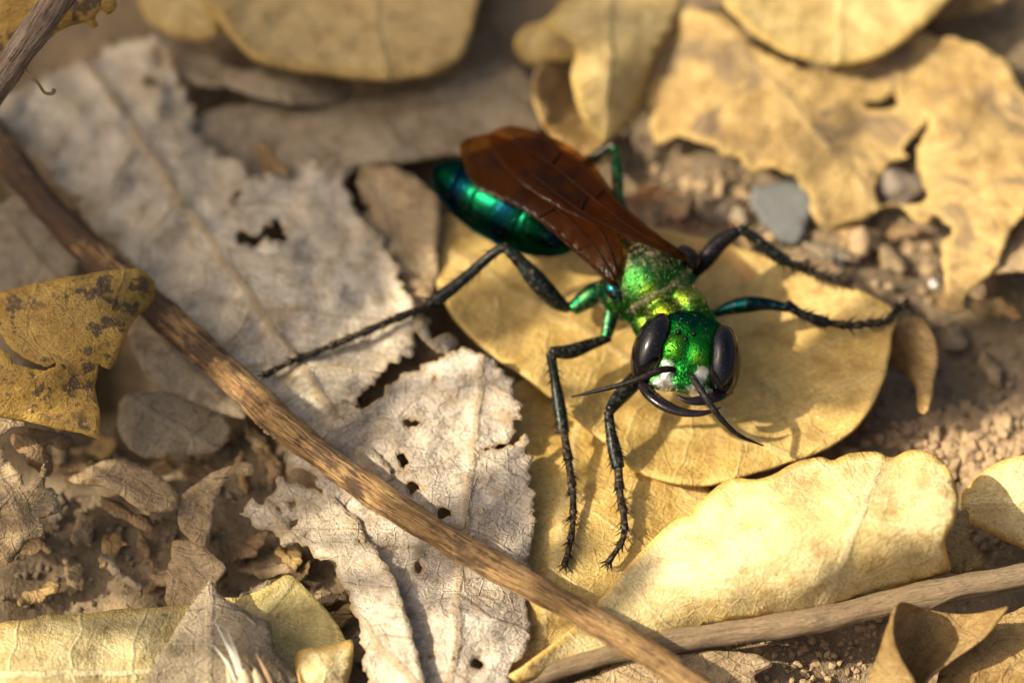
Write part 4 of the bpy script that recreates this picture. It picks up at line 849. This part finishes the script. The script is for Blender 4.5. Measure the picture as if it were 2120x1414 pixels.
def seg_radius(a):
    t = np.clip((a + 5.0) / 9.9, 0, 1)
    R = 2.1 * np.clip(4 * t * (1 - t), 0, 1) ** .56 * (1.04 - .1 * t)
    sgm = (t * 6.2 + .15) % 1.0
    return R * (1 - .022 * np.exp(-(np.minimum(sgm, 1 - sgm) / .05) ** 2) + .02 * sgm)
def trunk_sdf(x, y, z):
    px, py, pz = x - TC[0], y - TC[1], z - TC[2]
    f = px * TF[0] + py * TF[1]; s = px * TS[0] + py * TS[1]; u = pz
    d = ell(f, s, u, (.25, 0, .35), (2.45, 2.25, 2.15))                      # mesonotum
    d = smin(d, ell(f, s, u, (.2, 0, -.9), (2.5, 2.05, 1.7)), .4)             # side plates
    for k in (-1, 1):
        d = smin(d, ell(f, s, u, (3.0, k * .72, .62), (1.35, 1.05, 1.2)), .10 if k < 0 else .28)   # two lobed collar
        d = smin(d, ell(f, s, u, (2.1, k * 1.55, -.5), (1.0, .7, .9)), .15)
        d = smin(d, ell(f, s, u, (-.4, k * 1.9, -.9), (1.2, .6, 1.0)), .15)
        d = smin(d, ell(f, s, u, (2.4, k * .8, -1.6), (.9, .6, .8)), .2)
        d = ssub(d, cap_(f, s, u, (1.9, k * 1.15, 2.1), (-.6, k * 1.35, 2.35), .12, .06), .2)
    d = smin(d, ell(f, s, u, (-1.95, 0, 1.05), (.75, 1.35, .95)), .10)        # scutellum
    d = smin(d, ell(f, s, u, (-2.5, 0, .1), (1.9, 1.85, 1.65)), .18)          # propodeum
    d = smin(d, cap_(x, y, z, neck_a, neck_b, .75, .9), .3)
    d = smin(d, cap_(x, y, z, pet_a, pet_b, .42, .34), .25)
    ax_, ay, az = x - AC[0], y - AC[1], z - AC[2]
    a = ax_ * AA[0] + ay * AA[1] + az * AA[2]
    rho = np.sqrt(np.maximum(ax_ ** 2 + ay ** 2 + az ** 2 - a * a, 1e-9))
    dab = np.where((a > -5) & (a < 4.9), (rho - seg_radius(a)) * .75, np.sqrt(rho ** 2 + np.maximum(np.abs(a + .05) - 4.95, 0) ** 2))
    return smin(d, dab.astype(np.float32), .12)
allc = np.array([TC + TF * 4.5, TC - TF * 5, AC + AA * 5.4, AC - AA * 5, neck_a])
lo = allc.min(0) - 2.9; hi = allc.max(0) + 2.9; lo[2] = TC[2] - 3.6; hi[2] = TC[2] + 3.2
v2, q2 = surface_nets(trunk_sdf, lo, hi, .105)

def shell_material(name, c_lo, c_mid, c_hi, edge, rough, pit, dust_col=(0.20, 0.16, 0.095), dust_gain=1.0, specks=.5, seed=0):
    t = NT(name); oc = t.coords((seed * 5.0, 0, 0))
    n1 = t.noise(oc, 0.55, 3.0, .6); n2 = t.noise(oc, 5.5, 3.0, .65)
    cell = t.voro(oc, 4.6)
    hue = t.math('ADD', t.attr('hue'), t.math('MULTIPLY', t.math('SUBTRACT', n1, .5), .7))
    col = t.mix(t.ramp(hue, .15, .5), c_lo, c_mid)
    col = t.mix(t.ramp(hue, .55, .95), col, c_hi)
    col = t.mix(t.math('MULTIPLY', t.ramp(cell, .34, .12), pit), col, (0.004, 0.012, 0.006))
    h = t.math('ADD', t.math('MULTIPLY', t.ramp(cell, .0, .3), 1.0), t.math('MULTIPLY', n2, .9))
    nrm = t.bump(h, .8 * (0.25 + pit), .10)
    t.set(Base_Color=col, Metallic=1.0, Roughness=t.math('ADD', rough, t.math('MULTIPLY', n2, .16)), Normal=nrm, Specular_Tint=edge)
    du = t.math('MULTIPLY', t.math('ADD', t.attr('dust'), t.math('MULTIPLY', t.math('SUBTRACT', t.noise(oc, 2.2, 4.0, .75), .52), 1.5)), dust_gain, clamp=True)
    grain = t.math('MULTIPLY', t.ramp(t.voro(t.coords((3, 7, seed)), 5.2), .24, .15), specks)
    dfac = t.math('MAXIMUM', t.math('MULTIPLY', t.ramp(du, .25, .9), t.ramp(t.noise(oc, 9.0, 2.0), .30, .55)), t.math('MULTIPLY', grain, t.ramp(t.noise(oc, 1.4, 2.0), .48, .62)))
    df = t.node('ShaderNodeBsdfDiffuse', None, Color=t.mix(t.noise(oc, 6.0, 2.0), dust_col, tuple(1.7 * x for x in dust_col)), Normal=t.bump(n2, .8, .06))
    silver = t.node('ShaderNodeBsdfPrincipled', None, Base_Color=(.62, .60, .52), Roughness=.4, Metallic=.6, Normal=t.bump(t.noise(oc, 12.0, 3.0), .9, .06))
    m1 = t.node('ShaderNodeMixShader', None, Fac=t.math('MULTIPLY', dfac, .9)); t.l.new(t.bsdf.outputs[0], m1.inputs[1]); t.l.new(df.outputs[0], m1.inputs[2])
    m2 = t.node('ShaderNodeMixShader', None, Fac=t.ramp(t.math('ADD', t.attr('silver'), t.math('MULTIPLY', t.math('SUBTRACT', n2, .5), 1.6)), .3, 1.0)); t.l.new(m1.outputs[0], m2.inputs[1]); t.l.new(silver.outputs[0], m2.inputs[2])
    t.l.new(m2.outputs[0], t.out.inputs['Surface'])
    return t.m
M_HEAD = shell_material('emerald_head', (0.002, 0.05, 0.025), (0.014, 0.22, 0.022), (0.24, 0.52, 0.014), (.25, .6, .5), .24, .75, specks=.9, seed=1)
M_THORAX = shell_material('green_gold_thorax', (0.003, 0.045, 0.028), (0.026, 0.115, 0.016), (0.28, 0.34, 0.010), (.25, .6, .5), .25, .6, dust_gain=1.15, specks=.9, seed=2)
M_ABDOMEN = shell_material('blue_green_abdomen', (0.001, 0.008, 0.024), (0.001, 0.030, 0.014), (0.002, 0.085, 0.012), (.2, .5, .7), .10, .12, dust_gain=.25, specks=.15, seed=3)

# one continuous body; the three regions get their own shell
x, y, z = v1.T
hue_glint1 = .50 + .20 * np.exp(-(((np.abs(x) - .6) / .9) ** 2 + ((y - .55) / .8) ** 2)) - .30 * np.clip((y - 1.5) / .9, 0, 1) - .12 * np.exp(-(x / .22) ** 2)  # frons lobes yellowed: a highlight put into the colour
dust1 = -.3 + .55 * np.clip((y - 1.7) / .9, 0, 1) + .1 * (z < -.6)
band = np.exp(-((np.abs(x) - 1.05 - .12 * y) / .42) ** 2) * np.clip((.15 - y) / .5, 0, 1)
sil1 = np.maximum(1.15 * band, 1.2 * np.exp(-(((np.abs(x) - 1.0) / .7) ** 2 + ((y + 1.45) / .32) ** 2))) * (z > -.6)
pf = (v2 - TC) @ TF; ps = (v2 - TC) @ TS; pu = (v2 - TC)[:, 2]; pa = (v2 - AC) @ AA
isab = (pf < -4.1) | (((v2 - AC) @ AA > -4.6) & (pf < -2.0) & (np.linalg.norm(v2 - TC, axis=1) > 4.4))
hue_glint2 = np.where(isab, .42 + .18 * np.sin(pa * 1.9), .42 + .34 * np.exp(-((pf - 2.9) / 1.0) ** 2) * (pu > -.2) + .30 * np.exp(-(((pf - 1.5) / .8) ** 2 + ((ps + 1.0) / .9) ** 2)) - .25 * np.clip(-pf / 2, 0, 1))  # yellow patch at the thorax's front left is a painted highlight
crease = np.exp(-((pf - (1.95 - .16 * ps ** 2)) / .16) ** 2) * (pu > .2) + np.exp(-((pf + 1.35) / .14) ** 2) * (pu > .5)
dust2 = np.where(isab, -.4 + .7 * np.clip((pa - 3.6) / 1.4, 0, 1), -.02 + .24 * (pu > .3) + .32 * crease + .55 * np.clip(-pu - .3, 0, 1) + .18 * np.exp(-((pf + .3) / 1.0) ** 2) * (pu > 1) + .2 * (pf < -1.6))
wasp = empty('wasp', P(1330, 700, 1.0)); tag(wasp, 'metallic green digger wasp with amber brown wings standing on dry leaves', 'wasp')
V = np.vstack([head_w, v2]); Fq = np.vstack([q1, q2 + len(v1)])
body = mesh_obj('body', V, Fq, None, wasp, attrs={'hue': np.r_[hue_glint1, hue_glint2], 'dust': np.r_[dust1, dust2], 'silver': np.r_[sil1, np.zeros(len(v2))]})
for m in (M_HEAD, M_THORAX, M_ABDOMEN): body.data.materials.append(m)
mi = np.r_[np.zeros(len(q1), int), np.where(isab[q2].mean(1) > .5, 2, 1)]
body.data.polygons.foreach_set('material_index', mi.astype(np.int32)); body.data.update()

# eyes, simple eyes, shoulder plates
def ellipsoid(c_, axes, r, nu=40, nv=26, lumps=0.0):
    V = []; F = []
    for j in range(nv + 1):
        ph = math.pi * j / nv
        for i in range(nu):
            th = 2 * math.pi * i / nu
            d = np.array([math.sin(ph) * math.cos(th), math.cos(ph), math.sin(ph) * math.sin(th)])
            V.append(np.asarray(c_) + sum(axes[k] * d[k] * r[k] for k in range(3)))
    for j in range(nv):
        for i in range(nu):
            a, b = j * nu + i, j * nu + (i + 1) % nu; F.append((a, a + nu, b + nu, b))
    return np.array(V), F
def gloss(name, col, rough, spec=.5, metallic=0.0, coat=0.0, bump=0.0, dust=0.0, tint=None):
    t = NT(name); oc = t.coords()
    n1 = t.noise(oc, 1.6, 3.0, .6); n2 = t.noise(oc, 6.0, 3.0, .65)
    c_ = t.mix(t.ramp(n1, .35, .7), col, tuple(min(1, 1.8 * q) for q in col) if tint is None else tint)
    t.set(Roughness=t.math('ADD', rough, t.math('MULTIPLY', n2, .12)), Metallic=metallic, Coat_Weight=coat, Coat_Roughness=.1)
    t.bsdf.inputs['Specular IOR Level'].default_value = spec
    if bump: t.set(Normal=t.bump(n2, bump, .05))
    if dust:
        g = t.math('MULTIPLY', t.ramp(t.noise(oc, 4.5, 4.0, .75), .50, .68), dust); c_ = t.mix(g, c_, (.26, .20, .12))
        t.set(Metallic=t.math('MULTIPLY', t.math('SUBTRACT', 1.0, g), metallic))
    grain = t.math('MULTIPLY', t.ramp(t.voro(oc, 5.5), .10, .06), t.ramp(t.noise(oc, 1.1, 2.0), .42, .6))
    c_ = t.mix(t.math('MULTIPLY', grain, .6), c_, (.5, .42, .3))
    t.set(Base_Color=c_); return t.m
M_EYE = gloss('black_eye', (0.003, 0.0025, 0.003), .10, .42)
M_BLACK = gloss('black_chitin', (0.004, 0.0035, 0.004), .20, .2, bump=.3, dust=.1)
M_JAW = gloss('dark_mandible', (0.008, 0.005, 0.007), .16, .3, bump=.2)
M_ANT = gloss('antenna_black', (0.006, 0.0045, 0.0045), .5, .18, bump=.5, dust=.12)
M_LEG = gloss('dark_leg', (0.004, 0.004, 0.0045), .24, .18, metallic=.12, bump=.4, dust=.4, tint=(0.006, 0.014, 0.012))
M_TARSUS = gloss('dusty_tarsus', (0.008, 0.0055, 0.004), .42, .15, bump=.6, dust=.6, tint=(.022, .012, .007))
M_LEGGREEN = gloss('green_leg', (0.003, 0.06, 0.028), .26, .5, metallic=1.0, bump=.7, dust=.75, tint=(.012, .15, .035))
M_LEGTEAL = gloss('teal_leg', (0.003, 0.012, 0.018), .2, .5, metallic=1.0, bump=.3, dust=.25, tint=(.006, .10, .09))
for s in (-1, 1):
    tilt = math.radians(9) * s
    ax1 = math.cos(tilt) * HX + math.sin(tilt) * HY; ax2 = -math.sin(tilt) * HX + math.cos(tilt) * HY
    V, F = ellipsoid(hl(s * 1.98, .36, -.16), (ax1, ax2, HZ), (1.04, 2.04, 1.52)); mesh_obj('compound_eye', V, F, M_EYE, wasp)
for px, py in ((1405, 688), (1437, 691), (1420, 702)):
    V, F = ellipsoid(hp(px, py, .93 if py > 700 else .80), (HX, HY, HZ), (.15, .15, .17), 14, 10); mesh_obj('ocellus', V, F, M_EYE, wasp)
for px, py, zz in ((1272, 600, 5.9), (1424, 532, 6.0)):
    c_ = P(px, py, zz); V, F = ellipsoid(c_, (TF, TU, TS), (.82, .56, .55), 26, 16); mesh_obj('tegula', V, F, M_LEGTEAL if px < 1300 else M_BLACK, wasp)
# antennae and mandibles
def feeler(L, r):
    w = np.array([hp(*q) for q in L])
    b = Bag(); b.add(*tube(w, r, 12, 70, lambda l, th: 1 + .06 * math.sin(l * 9.0))); b.obj('antenna', M_ANT, wasp)
feeler([(1398, 766, .85), (1388, 764, 1.35), (1368, 766, 1.85), (1335, 780, 2.1), (1290, 795, 2.0), (1240, 808, 1.6), (1184, 821, 1.0)], [.16, .17, .20, .17, .15, .12, .04])
feeler([(1430, 776, .85), (1434, 782, 1.35), (1446, 800, 1.9), (1465, 828, 2.2), (1492, 866, 2.1), (1528, 899, 1.6), (1580, 922, .9)], [.16, .17, .21, .19, .16, .12, .035])
def jaw(L, r):
    w = np.array([hp(*q) for q in L]); b = Bag()
    b.add(*tube(w, r, 14, 40, lambda l, th: 1 + .22 * math.cos(2 * th))); b.obj('mandible', M_JAW, wasp)
jaw([(1334, 796, -.2), (1345, 815, .5), (1375, 838, 1.0), (1415, 853, 1.3), (1458, 854, 1.4), (1493, 842, 1.2)], [.32, .31, .29, .22, .14, .02])
jaw([(1506, 806, -.2), (1488, 818, .5), (1455, 828, .9), (1425, 829, 1.05), (1400, 818, 1.0)], [.32, .30, .27, .18, .03])
b = Bag(); rsw = np.random.RandomState(9)
for _ in range(26):
    px = rsw.uniform(1362, 1478); p0 = hp(px, 806 - 5 * math.cos((px - 1420) / 40), 1.05); b.spine(p0, p0 - HY * rsw.uniform(.25, .5) + HX * rsw.normal(0, .12) + HZ * .1, .014)
tag(b.obj('mouth_bristle', M_STRAW, body), kind='stuff')

# wings
def wing_material():
    t = NT('amber_wing'); oc = t.coords()
    n1 = t.noise(oc, .42, 4.0, .65); n2 = t.noise(oc, 2.0, 4.0, .6)
    col = t.mix(t.ramp(n1, .38, .62), (0.014, 0.0045, 0.001), (0.070, 0.026, 0.003))
    col = t.mix(t.math('MULTIPLY', t.ramp(n2, .5, .7), .4), col, (0.03, 0.012, 0.005))
    t.set(Base_Color=col, Roughness=.2, Normal=t.bump(t.math('ADD', n2, t.noise(oc, 7.0, 2.0)), .4, .07))
    t.bsdf.inputs['Specular IOR Level'].default_value = .3
    tr = t.node('ShaderNodeBsdfTransparent', None, Color=t.mix(n1, (.62, .36, .13), (.93, .70, .36)))
    tl = t.node('ShaderNodeBsdfTranslucent', None, Color=(.50, .21, .03))
    m1 = t.node('ShaderNodeMixShader', None, Fac=.32); t.l.new(t.bsdf.outputs[0], m1.inputs[1]); t.l.new(tl.outputs[0], m1.inputs[2])
    m2 = t.node('ShaderNodeMixShader', None, Fac=t.ramp(n1, .35, .65, .48, .82)); t.l.new(m1.outputs[0], m2.inputs[1]); t.l.new(tr.outputs[0], m2.inputs[2])
    t.l.new(m2.outputs[0], t.out.inputs['Surface']); return t.m
M_WING = wing_material(); M_VEIN = gloss('wing_vein', (0.012, 0.004, 0.001), .6, .05)
def wing(name, label, out, anc, veins, dz=0.0, seed=1):
    anc = [(a, b_, c_ + dz + .35) for a, b_, c_ in anc]
    V, F, uv, ed = leaf_sheet(out, anc, jag=.015, thick=.03, res=.34, seed=seed, quilt=0.0, wrinkle=.07, wscale=.5)
    o = mesh_obj(name, V, F, M_WING, wasp, uv=uv); o['label'] = label
    fz = tps(anc)
    for L in veins:
        q = catmull([(a, b_) for a, b_ in L], 24); w = P(q[:, 0], q[:, 1], fz(q[:, 0], q[:, 1]) + .05)
        b = Bag(); b.add(*tube(w, np.linspace(.075, .045, 24), 6, 24)); b.obj('wing_vein', M_VEIN, o)
    return o
WL = [(1268, 590), (1240, 568), (1200, 532), (1150, 488), (1090, 440), (1030, 412), (985, 388), (962, 348), (952, 302), (972, 286), (1020, 278), (1075, 300), (1140, 352), (1210, 412), (1262, 462), (1288, 505), (1286, 560)]
wing('fore_wing', 'amber wing folded lower, over the blue green abdomen', WL, [(1268, 590, 6.4), (1200, 532, 6.6), (1090, 440, 6.75), (985, 388, 6.3), (955, 300, 6.0), (1020, 278, 6.2), (1140, 352, 7.1), (1262, 462, 7.35), (1286, 545, 7.0), (1130, 430, 7.05)],
     [[(1266, 585), (1200, 525), (1130, 465), (1040, 408), (975, 368)], [(1272, 575), (1225, 505), (1150, 430), (1060, 370), (985, 330)], [(1278, 565), (1250, 490), (1190, 425), (1100, 350)], [(1225, 505), (1190, 520)], [(1150, 430), (1115, 450)], [(1060, 370), (1090, 340)]], seed=91)
WR = [(1428, 535), (1392, 508), (1350, 475), (1305, 438), (1272, 400), (1232, 345), (1180, 303), (1120, 275), (1065, 262), (1030, 267), (1012, 284), (1030, 330), (1080, 380), (1150, 425), (1220, 462), (1290, 488), (1350, 512), (1400, 535)]
wing('fore_wing', 'bright amber wing folded uppermost, its edge toward the far legs', WR, [(1428, 535, 6.5), (1350, 475, 6.9), (1272, 400, 6.9), (1180, 303, 6.5), (1065, 262, 6.1), (1012, 284, 6.35), (1080, 380, 7.35), (1220, 462, 7.75), (1350, 512, 7.6), (1220, 400, 7.45)],
     [[(1420, 528), (1340, 472), (1270, 410), (1210, 345), (1120, 285)], [(1415, 532), (1320, 480), (1230, 412), (1140, 340), (1060, 290)], [(1400, 532), (1300, 488), (1200, 435), (1100, 360)], [(1230, 412), (1255, 390)], [(1140, 340), (1160, 315)], [(1200, 435), (1215, 405)]], seed=92)
wing('hind_wing', 'smaller wing lying beneath the lower amber wing', [(a + (1180 - a) * .16, b_ + (430 - b_) * .16) for a, b_ in WL], [(1268, 590, 6.4), (1200, 532, 6.6), (1090, 440, 6.75), (985, 388, 6.3), (955, 300, 6.0), (1140, 352, 7.0), (1262, 462, 7.2)], [], -.14, 93)
wing('hind_wing', 'smaller wing lying beneath the uppermost amber wing', [(a + (1200 - a) * .16, b_ + (400 - b_) * .16) for a, b_ in WR], [(1428, 535, 6.5), (1350, 475, 6.9), (1272, 400, 6.9), (1180, 303, 6.5), (1065, 262, 6.1), (1080, 380, 7.3), (1220, 462, 7.6)], [], -.12, 94)

# legs
def leg(label, coxa, femur, tibia, tarsus, fm, seed, coxa_mat=None, tm=None):
    rs = np.random.RandomState(seed)
    foot = P(*tarsus[-1][:3]); e = empty('leg', foot, wasp); e['label'] = label
    def seg(name, L, mat, spines=0, slen=.35, sides=14, nodes=0):
        w = np.array([P(*q[:3]) for q in L]); r = [q[3] for q in L]
        b = Bag(); n = 44
        if nodes:
            tot = np.linalg.norm(np.diff(catmull(w, 60), axis=0), axis=1).sum()
            bul = lambda l, th: .80 + .42 * ((l / tot * nodes) % 1.0) ** 3
            n = 90
        else: bul = None
        V, F, UV = tube(w, r, sides, n, bul); b.add(V, F, UV)
        c_ = catmull(w, n); rr = catmull(np.array(r)[:, None], n)[:, 0]; tg = np.gradient(c_, axis=0); tg /= np.linalg.norm(tg, axis=1, keepdims=True)
        for _ in range(spines):
            i = rs.randint(4, n - 1); 
            if nodes and rs.rand() < .6: i = min(n - 2, int((rs.randint(1, nodes + 1) / nodes) * n) - rs.randint(1, 4))
            side = np.cross(tg[i], [0, 0, 1.0]); side /= np.linalg.norm(side) + 1e-9; upv = np.cross(side, tg[i])
            a = rs.uniform(0, 6.28); d = math.cos(a) * side + math.sin(a) * upv * .7
            d = d * .8 + tg[i] * .75; d /= np.linalg.norm(d)
            p0 = c_[i] + (math.cos(a) * side + math.sin(a) * upv) * rr[i] * .7
            b.spine(p0, p0 + d * slen * rs.uniform(.6, 1.5), .042)
        if name == 'tarsus':
            sd = np.cross(tg[-1], [0, 0, 1.0]); sd /= np.linalg.norm(sd) + 1e-9
            for k in (-1, 1):
                p0 = c_[-1]; b.add(*tube([p0, p0 + tg[-1] * .22 + sd * k * .14, p0 + tg[-1] * .40 + sd * k * .24 + np.array([0, 0, -.10])], [.07, .05, .012], 6, 8))
        return b.obj(name, mat, e)
    if coxa: seg('coxa', coxa, coxa_mat or M_LEGGREEN)
    femur = [(*q[:3], q[3] * 1.12) for q in femur]; tibia = [(*q[:3], q[3] * 1.22) for q in tibia]; tarsus = [(*q[:3], q[3] * 1.28) for q in tarsus]
    seg('femur', femur, fm, 10, .18)
    seg('tibia', tibia, tm or M_LEG, 44, .58)
    seg('tarsus', tarsus, M_TARSUS, 76, .58, nodes=5)
leg('long dark hind leg stretched over the huge pale leaf', [(1262, 590, 4.0, .5), (1225, 612, 3.7, .62), (1185, 640, 3.3, .42)],
    [(1178, 640, 3.3, .24), (1150, 622, 3.8, .44), (1112, 582, 4.9, .50), (1080, 545, 5.6, .36), (1050, 517, 6.1, .26)],
    [(1052, 512, 6.1, .24), (1025, 522, 5.9, .23), (960, 578, 4.7, .27), (905, 620, 3.8, .32), (885, 632, 3.6, .22)],
    [(888, 632, 3.55, .20), (800, 668, 3.1, .19), (720, 702, 2.85, .18), (650, 730, 2.75, .16), (600, 750, 2.75, .15), (548, 777, 2.75, .15)], M_LEG, 1)
leg('bent middle leg with bristly tibia between the pale torn leaf and the head', [(1268, 630, 4.0, .40), (1262, 668, 3.5, .42), (1254, 700, 3.2, .30)],
    [(1262, 700, 3.2, .20), (1225, 712, 3.5, .30), (1180, 728, 3.8, .38), (1142, 728, 4.3, .27)],
    [(1140, 730, 4.3, .24), (1148, 780, 3.6, .22), (1158, 840, 3.0, .30), (1166, 895, 2.6, .30)],
    [(1168, 895, 2.55, .22), (1178, 960, 2.25, .20), (1186, 1020, 2.05, .17), (1186, 1075, 1.9, .15), (1180, 1125, 1.8, .15), (1168, 1172, 1.7, .14)], M_LEG, 2)
leg('front leg reaching down from behind the antenna', [(1375, 725, 3.2, .4), (1340, 760, 3.4, .45)],
    [(1345, 755, 3.4, .34), (1312, 790, 3.6, .46), (1280, 825, 3.8, .40), (1262, 850, 3.9, .27)],
    [(1260, 852, 3.9, .22), (1264, 890, 3.4, .24), (1272, 930, 2.9, .32), (1280, 968, 2.5, .30)],
    [(1280, 970, 2.5, .24), (1284, 1025, 2.2, .20), (1292, 1075, 2.05, .17), (1288, 1118, 1.95, .15), (1258, 1166, 1.8, .14)], M_LEG, 3)
leg('teal banded front leg reaching to the tip of the golden round leaf', [(1440, 660, 3.6, .4), (1478, 650, 3.7, .3)],
    [(1476, 652, 3.7, .16), (1510, 638, 3.9, .34), (1550, 630, 4.1, .42), (1590, 630, 4.2, .30), (1632, 638, 4.3, .22)],
    [(1628, 630, 4.3, .26), (1660, 650, 4.0, .20), (1695, 664, 3.7, .28), (1712, 668, 3.5, .26)],
    [(1712, 668, 3.5, .20), (1760, 674, 3.3, .19), (1800, 670, 3.3, .18), (1835, 664, 3.3, .17), (1858, 640, 3.3, .16), (1874, 632, 3.35, .15)], M_LEGTEAL, 4)
leg('glossy black middle leg with raised knee in front of the grey stone chip', [(1410, 590, 3.6, .4), (1438, 570, 3.9, .3)],
    [(1436, 572, 3.9, .22), (1462, 536, 4.5, .46), (1490, 503, 5.0, .44), (1528, 478, 5.5, .29)],
    [(1530, 474, 5.5, .25), (1560, 490, 5.1, .23), (1595, 520, 4.4, .30), (1628, 542, 3.8, .32)],
    [(1630, 543, 3.75, .24), (1670, 560, 3.2, .21), (1710, 575, 2.8, .18), (1755, 590, 2.5, .15)], M_BLACK, 5)
leg('shiny green hind leg raised behind the wings', [(1300, 470, 4.0, .4), (1282, 415, 4.3, .35)],
    [(1280, 420, 4.3, .25), (1279, 380, 4.8, .30), (1277, 340, 5.5, .28), (1272, 304, 6.3, .24)],
    [(1274, 300, 6.3, .22), (1248, 312, 5.9, .20), (1220, 335, 5.2, .22), (1190, 350, 4.2, .24)],
    [(1190, 350, 4.2, .2), (1150, 352, 3.0, .18), (1120, 350, 2.2, .16), (1090, 350, 1.9, .14)], M_LEGGREEN, 6)
# fine pale hair on collar, side plates and abdomen tip
b = Bag(); nn = vnormals(V if False else np.vstack([head_w, v2]), np.vstack([Fq[:, :3], Fq[:, [0, 2, 3]]])); allv = np.vstack([head_w, v2]); dd = np.r_[dust1 - .3, dust2]
cand = np.where(dd > .12)[0]
for i in rsw.choice(cand, 1500):
    d = nn[i] + rsw.normal(0, .35, 3); d /= np.linalg.norm(d); b.spine(allv[i] - nn[i] * .01, allv[i] + d * rsw.uniform(.12, .3), .007)
tag(b.obj('hair', M_STRAW, body), kind='stuff')

# grains and crumbs lying on the leaves
rs = np.random.RandomState(21); gr = Bag()
for V, F in SHEETS:
    n = len(V) // 2; tri = [f for f in F if len(f) == 3 and max(f) < n]
    for f in (tri[i] for i in rs.randint(0, len(tri), max(2, len(tri) // 260))):
        c_ = V[list(f)].mean(0); r = .03 + .10 * rs.rand() ** 3
        v_, f_ = lump(c_ + np.array([0, 0, r * .4]), r, rs, .8, 1); gr.add(v_, f_)
tag(gr.obj('dust_grains', M_CLOD, smooth=False), 'tiny sandy grains sprinkled over the dry leaves', 'grit', kind='stuff')
